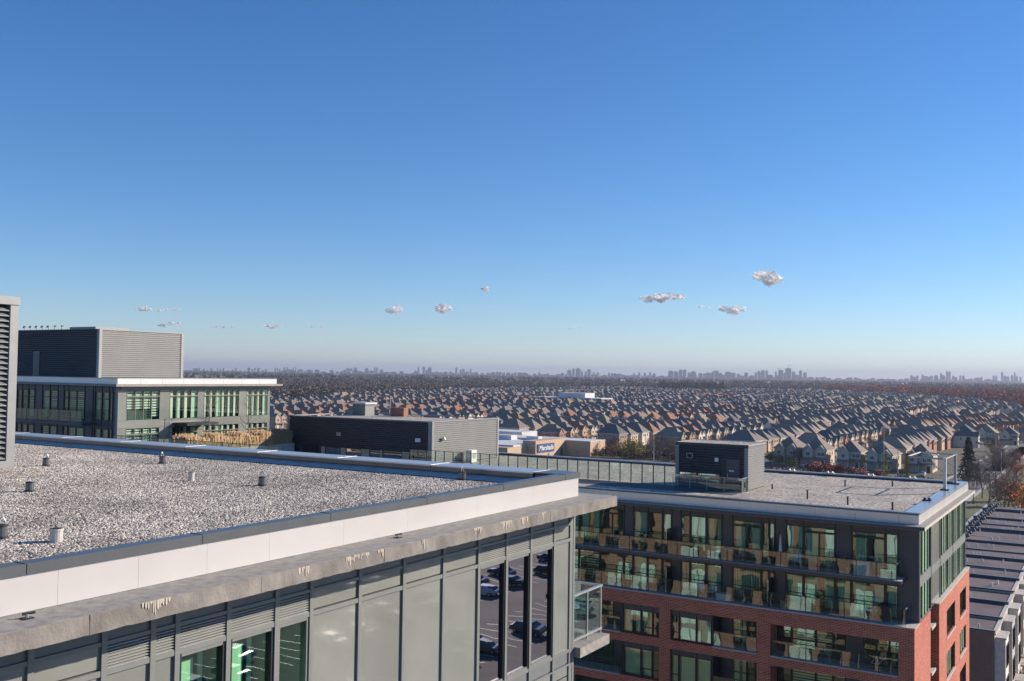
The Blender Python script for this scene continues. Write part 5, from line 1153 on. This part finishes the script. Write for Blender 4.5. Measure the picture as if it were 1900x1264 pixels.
# ------------------------------------------------------------------ cars
def car_mesh():
    b = MB(); prof = [(-2.25, .3), (-2.3, .75), (-1.9, .95), (-1.2, 1.0), (-.6, 1.48), (1.0, 1.5), (1.75, 1.0), (2.2, .92), (2.3, .6), (2.25, .3)]
    for s in (0,):
        vs = []
        for x, z in prof:
            wdt = .88 if z < 1.1 else .68
            vs += [(x, -wdt, z), (x, wdt, z)]
        n = len(prof); fs = [(2 * i, 2 * ((i + 1) % n), 2 * ((i + 1) % n) + 1, 2 * i + 1) for i in range(n)]
        fs += [tuple(2 * i for i in reversed(range(n))), tuple(2 * i + 1 for i in range(n))]; b.add(vs, fs, 'carpaint')
    g = MB(); g.add([(-1.15, -.7, 1.03), (-1.15, .7, 1.03), (-.64, .62, 1.46), (-.64, -.62, 1.46)], [(0, 3, 2, 1)], 'house_glass'); g.add([(1.7, -.7, 1.05), (1.7, .7, 1.05), (1.06, .62, 1.47), (1.06, -.62, 1.47)], [(0, 1, 2, 3)], 'house_glass')
    for s in (-1, 1): g.add([(-.95, s * .83, 1.08), (1.5, s * .83, 1.08), (.95, s * .71, 1.42), (-.55, s * .71, 1.42)], [(0, 1, 2, 3) if s < 0 else (3, 2, 1, 0)], 'house_glass')
    wl = MB(); wl.cyl((0, -.11, 0), (0, .11, 0), .33, .33, 'black_rubber', 12); wl.cyl((0, -.125, 0), (0, .125, 0), .18, .18, 'steel', 8)
    return b, g.mesh('windows'), wl.mesh('wheel')
CARC = [('white', (.5, .5, .5)), ('silver', (.4, .41, .43)), ('black', (.02, .02, .025)), ('dark blue', (.03, .05, .12)), ('dark grey', (.1, .1, .11)), ('red', (.3, .03, .03))]
mat('carpaint', (.5, .5, .5), .3, coat=.5); cb, cgm, cwm = car_mesh(); CB = []
for nm, c in CARC:
    mat('paint_' + nm.replace(' ', '_'), c, .3, var=.02, coat=.6); cb.mats = ['paint_' + nm.replace(' ', '_')]; CB.append(cb.mesh('body'))
def car(x, y, rz, ci, lb, grp):
    t = thing('parked_car', lb, 'car', (x, y, GZ + .035), grp, world=False); t.rotation_euler.z = rz
    link('body', CB[ci], t); link('windows', cgm, t)
    for sx in (-1.4, 1.4):
        for sy in (-.8, .8): link('wheel', cwm, t, loc=(sx, sy, .33))
q = random.Random(6)
for k in range(5):
    for j in range(58):
        if q.random() < (.5 if j > 20 else .2): 
            ci = q.choice([0, 1, 2, 2, 3, 4, 4]); car(28 + k * 17.5 + q.choice([-2.6, 2.6]), 40 + (j + .5) * 2.7, q.choice([0, math.pi]), ci, f'{CARC[ci][0]} car in the mirrored parking lot, {["first", "second", "third", "fourth", "fifth"][k]} row, {"near" if j < 20 else ("middle" if j < 40 else "far")} part', 'cars in the parking lot')
for px, py, ci, rz, lb in ((1893, 823, 0, 1.57, 'white car on the long street, farthest up'), (1885, 845, 2, 1.57, 'black car on the long street at the right edge'), (1640, 875, 1, 1.57, 'silver car in the driveway by the yellow columnar tree'), (1560, 872, 4, 1.57, 'dark grey car in a driveway of the gabled row'), (1712, 884, 0, 1.57, 'white car in the driveway behind the steel frame')):
    p = G(px, py); car(p[0], p[1], rz, ci, lb, 'cars near the houses')
q = random.Random(12)
for h in vis[:80]:
    if h[2] in (0, 1) and q.random() < .35:
        ci = q.choice([0, 1, 2, 4, 5]); v = Vector((-2, -6, 0)); v.rotate(Matrix.Rotation(ORI[h[2]], 3, 'Z')); car(h[0] + v.x, h[1] + v.y, ORI[h[2]] + 1.57, ci, f'{CARC[ci][0]} car in a driveway among the nearer house rows', 'cars in driveways among the houses')

# small bare trees between houses
q = random.Random(21); nt_ = 0
for h in vis:
    if q.random() < .6:
        v = Vector((q.choice([-5.3, 5.3]), q.uniform(-8, -3), 0)); v.rotate(Matrix.Rotation(ORI[h[2]], 3, 'Z')); kd = 'bare' if q.random() < .86 else q.choice(['yellow', 'red', 'column'])
        tree(kd, (h[0] + v.x, h[1] + v.y, GZ), q.uniform(.5, .85), {'bare': 'leafless yard tree', 'yellow': 'small yellow yard tree', 'red': 'small red-leaved yard tree', 'column': 'slim yellow yard tree'}[kd] + (' in the near house rows ' if h[1] < 520 else ' in the farther house rows ') + h[6], group='front yard trees among the houses')

# ------------------------------------------------------------------ woods, far land
def woods(name, label, pts, mats, ntri, wr, hr, size, seed, cat='woods'):
    q = np.random.RandomState(seed); n = len(pts); P = np.array(pts); Vv = []; 
    k = ntri
    c = np.repeat(P, k, 0); u = q.normal(size=(n * k, 3)); u /= np.linalg.norm(u, axis=1)[:, None]; u *= q.uniform(.55, 1, (n * k, 1))
    W_ = np.repeat(q.uniform(wr[0], wr[1], n), k); H_ = np.repeat(q.uniform(hr[0], hr[1], n), k)
    c = c + np.stack([u[:, 0] * W_ / 2, u[:, 1] * W_ / 2, GZ + H_ * .55 + u[:, 2] * H_ * .45], 1)
    a = q.normal(size=(n * k, 3)); a /= np.linalg.norm(a, axis=1)[:, None]; b = np.cross(a, q.normal(size=(n * k, 3))); b /= np.linalg.norm(b, axis=1)[:, None]
    s = size * q.uniform(.6, 1.4, (n * k, 1)) ; a *= s; b *= s * .8
    V = np.stack([c - a, c + b, c + a, c - b], 1).reshape(-1, 3); Fi = np.arange(len(V)).reshape(-1, 4)
    me = bpy.data.meshes.new(name); me.vertices.add(len(V)); me.vertices.foreach_set('co', V.ravel()); me.loops.add(len(V)); me.loops.foreach_set('vertex_index', Fi.ravel().astype(np.int32))
    me.polygons.add(len(Fi)); me.polygons.foreach_set('loop_start', (np.arange(len(Fi)) * 4).astype(np.int32)); me.polygons.foreach_set('loop_total', np.full(len(Fi), 4, np.int32))
    for m in mats: me.materials.append(M[m])
    mi = np.repeat(q.randint(0, len(mats), n), k).astype(np.int32); me.polygons.foreach_set('material_index', mi); me.update(); me.validate()
    return link(name, me, None, kind='stuff', label=label, category=cat)
q = random.Random(31)
def scatter(n, f):
    out = []; tries = 0
    while len(out) < n and tries < n * 60:
        tries += 1; p = f()
        if p is not None: out.append((p[0], p[1], 0))
    return out
def inpx(px0, px1, D0, D1, cond=None):
    def f():
        px = q.uniform(px0, px1); D = math.sqrt(q.uniform(D0 * D0, D1 * D1)); d = ray(px, 700); v = Vector((d.x, d.y, 0)).normalized() * D
        if cond and not cond(px, D): return None
        return v
    return f
def redD(px):   # near edge of the red wood by picture column
    return 2400 - (px - 1530) * 2.95
woods('red_wood', 'reddish autumn wood behind the houses on the right', scatter(5200, inpx(1525, 1960, 1100, 3000, lambda px, D: D > redD(px))), ['wood_red', 'wood_red', 'wood_brown', 'wood_grey'], 64, (10, 16), (13, 20), 1.35, 1)
woods('grey_wood', 'grey bare wood beyond the houses', scatter(2600, inpx(480, 1560, 2300, 3200)), ['wood_grey', 'wood_grey', 'wood_brown', 'wood_far'], 60, (14, 22), (11, 17), 1.9, 2)
woods('conifer_wood', 'strip of dark conifers beyond the houses', scatter(260, inpx(1225, 1345, 2050, 2250)), ['wood_dark'], 90, (7, 10), (16, 24), 1.2, 3)
woods('brown_wood', 'brown bare wood behind the houses on the left', scatter(2200, inpx(480, 960, 1100, 2400, lambda px, D: D > 1090 + max(0, px - 560) * 2.1)), ['wood_brown', 'wood_grey', 'wood_grey', 'wood_far'], 70, (10, 16), (9, 14), 1.4, 4)
woods('roadside_brush', 'bare brush along the near streets', scatter(420, lambda: (lambda v: v if abs(v[0] + 43) > 9 else None)((q.uniform(-30, 60) if q.random() < .3 else q.uniform(-120, -52), q.uniform(300, 348)))), ['wood_grey', 'wood_brown', 'wood_far'], 60, (2.5, 5), (1.5, 4), .28, 6)
woods('hedge_brush', 'dark brush and bushes filling the gap beside the tan store', scatter(230, lambda: (q.uniform(-215, -140), q.uniform(372, 408))), ['wood_dark', 'wood_brown', 'wood_grey'], 90, (3, 6), (2, 5), .3, 7)
woods('far_wood', 'hazy wooded plain reaching to the skyline', scatter(9000, inpx(-100, 2000, 3000, 11500)), ['wood_far', 'wood_grey', 'wood_far', 'wood_dark'], 16, (40, 110), (10, 20), 9.0, 5)
def place(px): return next(l for lim, l in ((505, 'above the left glass block'), (640, 'left of the penthouse stack'), (740, 'above the penthouse stack'), (850, 'above the centre penthouse'), (935, 'above the penthouse right end'), (1040, 'around the thin radio mast'), (1110, 'in the small middle cluster'), (1235, 'just right of the middle cluster'), (1300, 'under the widest cloud'), (1380, 'between the two big clouds'), (1440, 'under the highest cloud'), (1500, 'by the tower cranes'), (1680, 'on the low stretch right of the cranes'), (1780, 'in the right-hand cluster'), (9999, 'at the right picture edge')) if px < lim)
# pale low buildings scattered in the far plain
q2 = random.Random(41); lowb = []
for i in range(46):
    px = q2.uniform(470, 1880); D = q2.uniform(3300, 8500); d = ray(px, 700); v = Vector((d.x, d.y, 0)).normalized() * D; lowb.append((v, q2.uniform(30, 110), q2.uniform(20, 50), q2.uniform(8, 22)))
for v, a, b, h in lowb:
    t = MB(); t.box((v.x - a / 2, v.y - b / 2, GZ), (v.x + a / 2, v.y + b / 2, GZ + h), 'tower_pale'); t.box((v.x - a / 5, v.y - b / 5, GZ + h), (v.x + a / 8, v.y + b / 6, GZ + h + 3), 'tower_dark')
    tag(t.obj('low_building'), 'low pale building on the far plain ' + place(proj(v)[0]), 'building', 'low buildings on the far plain')
# skyline towers: (px, top py, width px, dark)
SK = []
def sk(ox, lst, D):
    for x, y, w_ in lst: SK.append((ox + x / 3.8, 660 + y / 3.8, w_ / 3.8, D))
sk(500, [(40, 85, 10), (55, 88, 9), (72, 92, 9), (105, 80, 12), (125, 80, 10), (168, 83, 10), (182, 83, 10), (550, 88, 24), (577, 90, 18), (605, 85, 24), (685, 88, 24), (712, 104, 16), (743, 82, 12), (757, 84, 14), (790, 97, 24), (1050, 78, 14), (1088, 78, 18), (1108, 98, 14), (1130, 83, 24), (1030, 104, 16), (1180, 112, 20), (1317, 83, 14), (1348, 95, 16), (1368, 92, 18), (1418, 93, 12), (1395, 110, 18), (1450, 116, 26), (1500, 122, 26), (1540, 119, 20), (1575, 120, 18), (1607, 112, 18), (1630, 114, 20), (1660, 120, 18), (1690, 118, 14), (1715, 125, 26), (1800, 120, 14), (850, 118, 40), (920, 122, 30), (1240, 118, 30)], 9500)
sk(900, [(545, 120, 22), (574, 128, 16), (595, 100, 30), (624, 87, 18), (654, 87, 32), (683, 107, 14), (710, 110, 14), (732, 95, 22), (767, 115, 12), (795, 118, 14), (875, 120, 14), (897, 121, 14), (920, 125, 30), (1052, 122, 12), (1086, 116, 14), (1128, 120, 16), (1165, 114, 14), (1190, 124, 20), (1250, 140, 28), (1308, 105, 34), (1348, 110, 32), (1380, 97, 22), (1406, 95, 24), (1440, 118, 20), (1470, 110, 34), (1520, 122, 26), (1548, 125, 18), (1578, 120, 40), (1605, 112, 20), (1630, 105, 34), (1662, 122, 24), (1690, 135, 30), (1712, 113, 42), (1755, 120, 22), (1785, 128, 24), (1815, 140, 30), (1840, 118, 22), (1880, 138, 30), (135, 118, 12), (85, 112, 10), (108, 116, 10), (160, 120, 20), (275, 119, 12)], 8500)
sk(1400, [(10, 118, 18), (33, 108, 20), (57, 103, 24), (88, 103, 16), (107, 135, 42), (50, 150, 60), (150, 112, 14), (164, 140, 28), (184, 100, 34), (210, 122, 22), (241, 87, 36), (278, 112, 22), (300, 135, 26), (327, 103, 18), (355, 118, 22), (320, 150, 60), (400, 150, 36), (440, 160, 40)], 8500)
sk(1400, [(530, 168, 60), (640, 165, 30), (665, 166, 30), (710, 168, 22), (760, 168, 50), (820, 164, 60), (900, 162, 40), (960, 166, 60), (1030, 165, 30), (1060, 172, 60), (1128, 148, 20), (1110, 138, 14), (1150, 140, 14), (1185, 132, 14), (1213, 145, 44), (1250, 140, 18), (1280, 138, 26), (1315, 122, 14), (1335, 138, 22), (1358, 107, 14), (1375, 109, 14), (1360, 165, 90), (1400, 142, 18), (1420, 150, 20), (1450, 138, 12), (1475, 140, 16), (1495, 165, 30), (1530, 162, 24), (1580, 155, 40), (1600, 148, 14), (1660, 165, 50), (1690, 142, 10), (1705, 140, 12), (1745, 113, 14), (1765, 140, 18), (1790, 146, 14), (1820, 136, 12), (1835, 120, 10), (1850, 144, 16), (1875, 148, 14), (1730, 178, 60), (1820, 180, 70)], 8800)
for a, b in ((345, 500),):
    x = a
    while x < b: SK.append((x, q2.uniform(682, 688), q2.uniform(2.5, 5), 9500)); x += q2.uniform(3, 9)
x = 520
while x < 1895:
    SK.append((x, 689 + (x - 600) * .0145 + q2.uniform(-3.5, 1.5), q2.uniform(4, 12), 9000)); x += q2.uniform(5, 11)
for i, (px, py, wpx, D) in enumerate(SK):
    D *= q2.uniform(.97, 1.04); tp = ray(px, py); tp = tp * D; wd = wpx / F * D; dep = max(18, wd * .7); dk = (wpx > 5 and q2.random() < .65)
    m = 'tower_dark' if dk else 'tower_pale'; t = MB(); ang = yaw + q2.choice([0, -.5]); c, s = math.cos(ang), math.sin(ang)
    def bx(a0, a1, b0, b1, z0, z1, mm):
        v0 = []
        for z in (z0, z1):
            for a, b in ((a0, b0), (a1, b0), (a1, b1), (a0, b1)): v0.append((tp.x + a * c - b * s, tp.y + a * s + b * c, z))
        t.add(v0, [(0, 1, 5, 4), (1, 2, 6, 5), (2, 3, 7, 6), (3, 0, 4, 7), (4, 5, 6, 7)], mm)
    hh = tp.z - GZ
    if hh < 8: continue
    cap = min(9, hh * .08) if wpx > 3 else 0
    bx(-wd / 2, wd / 2, 0, dep, GZ, tp.z - cap, m)
    if cap: bx(-wd * .28, wd * .22, dep * .2, dep * .8, tp.z - cap, tp.z, m)
    if wpx > 5 and hh > 60:
        nb_ = int(hh / 14)
        for k in range(nb_): zz = GZ + 12 + k * 14; bx(-wd / 2 - 1, wd / 2 + 1, -1, dep, zz, zz + 3.5, 'tower_pale' if dk else 'tower_dark')
    loc = place(px)
    tag(t.obj('tower_block'), ('tall ' if hh > 130 else 'low ') + ('dark glassy' if dk else 'pale') + (' broad' if wpx > 7 else ' slim') + ' skyline tower ' + loc, 'tower', 'tower blocks on the skyline')
for px, py in ((1446, 684), (1463, 678)):
    tp = ray(px, py) * 8500; t = thing('tower_crane', 'tower crane above the tallest skyline tower' if px > 1450 else 'tower crane above the second tallest skyline tower', 'crane', tuple(tp))
    MB().cyl((tp.x, tp.y, tp.z - 30), (tp.x, tp.y, tp.z + 8), 1.2, 1.2, 'tower_dark', 4).obj('mast', t); MB().cyl(tp - rv * 22, tp + rv * 45, 1.1, 1.0, 'tower_dark', 4).obj('jib', t)
p = ray(1002, 684) * 9000; MB().cyl((p.x, p.y, GZ), (p.x, p.y, p.z), 3, 1, 'tower_dark', 5).obj('radio_mast', None, label='thin radio mast on the skyline left of the middle cluster', category='mast')

# ------------------------------------------------------------------ clouds
cmat = bpy.data.materials.new('cloud'); cmat.use_nodes = True; t = cmat.node_tree; t.nodes.clear(); M['cloud'] = cmat
o_ = nd(t, 'ShaderNodeOutputMaterial'); mx = nd(t, 'ShaderNodeMixShader'); tr = nd(t, 'ShaderNodeBsdfTransparent'); df = nd(t, 'ShaderNodeBsdfDiffuse'); df.inputs[0].default_value = (1, .99, .97, 1); tl = nd(t, 'ShaderNodeBsdfTranslucent'); tl.inputs[0].default_value = (1, 1, 1, 1)
ad = nd(t, 'ShaderNodeMixShader'); ad.inputs[0].default_value = .65; t.links.new(df.outputs[0], ad.inputs[1]); t.links.new(tl.outputs[0], ad.inputs[2])
lw = nd(t, 'ShaderNodeLayerWeight'); lw.inputs[0].default_value = .5; mr = nd(t, 'ShaderNodeMapRange'); mr.inputs[1].default_value = .02; mr.inputs[2].default_value = .85; mr.inputs[3].default_value = 1; mr.inputs[4].default_value = 0; mr.interpolation_type = 'SMOOTHERSTEP'
tc = nd(t, 'ShaderNodeTexCoord'); ns = nd(t, 'ShaderNodeTexNoise'); ns.inputs['Scale'].default_value = .011; ns.inputs['Detail'].default_value = 6; t.links.new(tc.outputs['Object'], ns.inputs['Vector'])
m2 = nd(t, 'ShaderNodeMapRange'); m2.inputs[1].default_value = .38; m2.inputs[2].default_value = .62; m2.inputs[3].default_value = .35; m2.inputs[4].default_value = 1.0; t.links.new(ns.outputs[0], m2.inputs[0])
ml = nd(t, 'ShaderNodeMath', operation='MULTIPLY'); t.links.new(lw.outputs['Facing'], mr.inputs[0]); t.links.new(mr.outputs[0], ml.inputs[0]); t.links.new(m2.outputs[0], ml.inputs[1]); t.links.new(ml.outputs[0], mx.inputs[0]); t.links.new(tr.outputs[0], mx.inputs[1]); t.links.new(ad.outputs[0], mx.inputs[2]); t.links.new(mx.outputs[0], o_.inputs[0])
import bmesh
q = random.Random(51)
for px, py, wpx, hpx, lb in ((1228, 553, 80, 16, 'widest white cloud, low over the middle of the skyline'), (1423, 518, 52, 24, 'puffy white cloud, highest of the few'), (1357, 573, 32, 22, 'small puffy white cloud right of the widest one'), (733, 575, 26, 16, 'small white cloud left of centre'), (825, 571, 22, 20, 'thin wispy cloud tuft left of centre'), (899, 536, 10, 9, 'tiny cloud speck high left of centre'), (293, 574, 90, 9, 'flat faint cloud streak above the penthouse'), (315, 603, 46, 9, 'faint cloud right over the penthouse corner'), (504, 605, 34, 9, 'small low flat cloud left of centre'), (1068, 609, 26, 5, 'faint thin cloud low above the houses'), (1308, 569, 22, 7, 'faint wisp between the two puffy clouds'), (590, 606, 30, 5, 'faint low streak above the centre penthouse'), (415, 606, 60, 5, 'faint long streak low right of the penthouse box')):
    D = 21000; c = ray(px, py) * D; sp = D / F; bm = bmesh.new(); nb_ = max(6, int(wpx / 4.5))
    for i in range(nb_):
        fx_ = q.uniform(-1, 1); env = math.sqrt(max(.04, 1 - fx_ * fx_)); r_ = hpx * sp * q.uniform(.3, .5) * (.35 + .55 * env)
        cc = c + rv * (fx_ * wpx / 2 * sp) + Vector((0, 0, 1)) * ((q.random() ** 1.6 * 1.1 - .45) * hpx * sp * .6 * env) + f0 * q.uniform(-.4, .4) * wpx * sp * .5
        res = bmesh.ops.create_icosphere(bm, subdivisions=3, radius=1)
        sx = q.uniform(1, 2.2)
        for v in res['verts']:
            n_ = v.co.copy(); k = 1 + .22 * math.sin(n_.x * 5 + i) * math.cos(n_.z * 6 + i * 2) + .1 * math.sin(n_.y * 13 + i) * math.sin(n_.z * 11)
            v.co = cc + (rv * n_.x * sx + f0 * n_.y * sx + Vector((0, 0, 1)) * n_.z) * (r_ * k)
    me = bpy.data.meshes.new('cloud'); bm.to_mesh(me); bm.free(); me.materials.append(cmat)
    for p_ in me.polygons: p_.use_smooth = True
    tag(link('cloud', me), lb, 'cloud')

# ------------------------------------------------------------------ haze
hz = MB(); hz.box((-27000, -27000, GZ - 1), (27000, 27000, 190), 'black'); ho = hz.obj('haze', None, kind='stuff'); ho.data.materials.clear()
hm = bpy.data.materials.new('haze'); hm.use_nodes = True; t = hm.node_tree; t.nodes.clear(); o_ = nd(t, 'ShaderNodeOutputMaterial'); pv = nd(t, 'ShaderNodeVolumePrincipled')
pv.inputs['Color'].default_value = (.64, .7, .84, 1); pv.inputs['Density'].default_value = 8.2e-5; pv.inputs['Anisotropy'].default_value = .2
t.links.new(pv.outputs[0], o_.inputs['Volume']); ho.data.materials.append(hm)
for o in list(S.objects):
    if '_w' in o: del o['_w']
    if 'label' in o and o['label'] == '': del o['label']
print('houses', len(H), len(vis), len(rest), 'objects', len(S.objects), 'maxdup', max(cnt.values()))
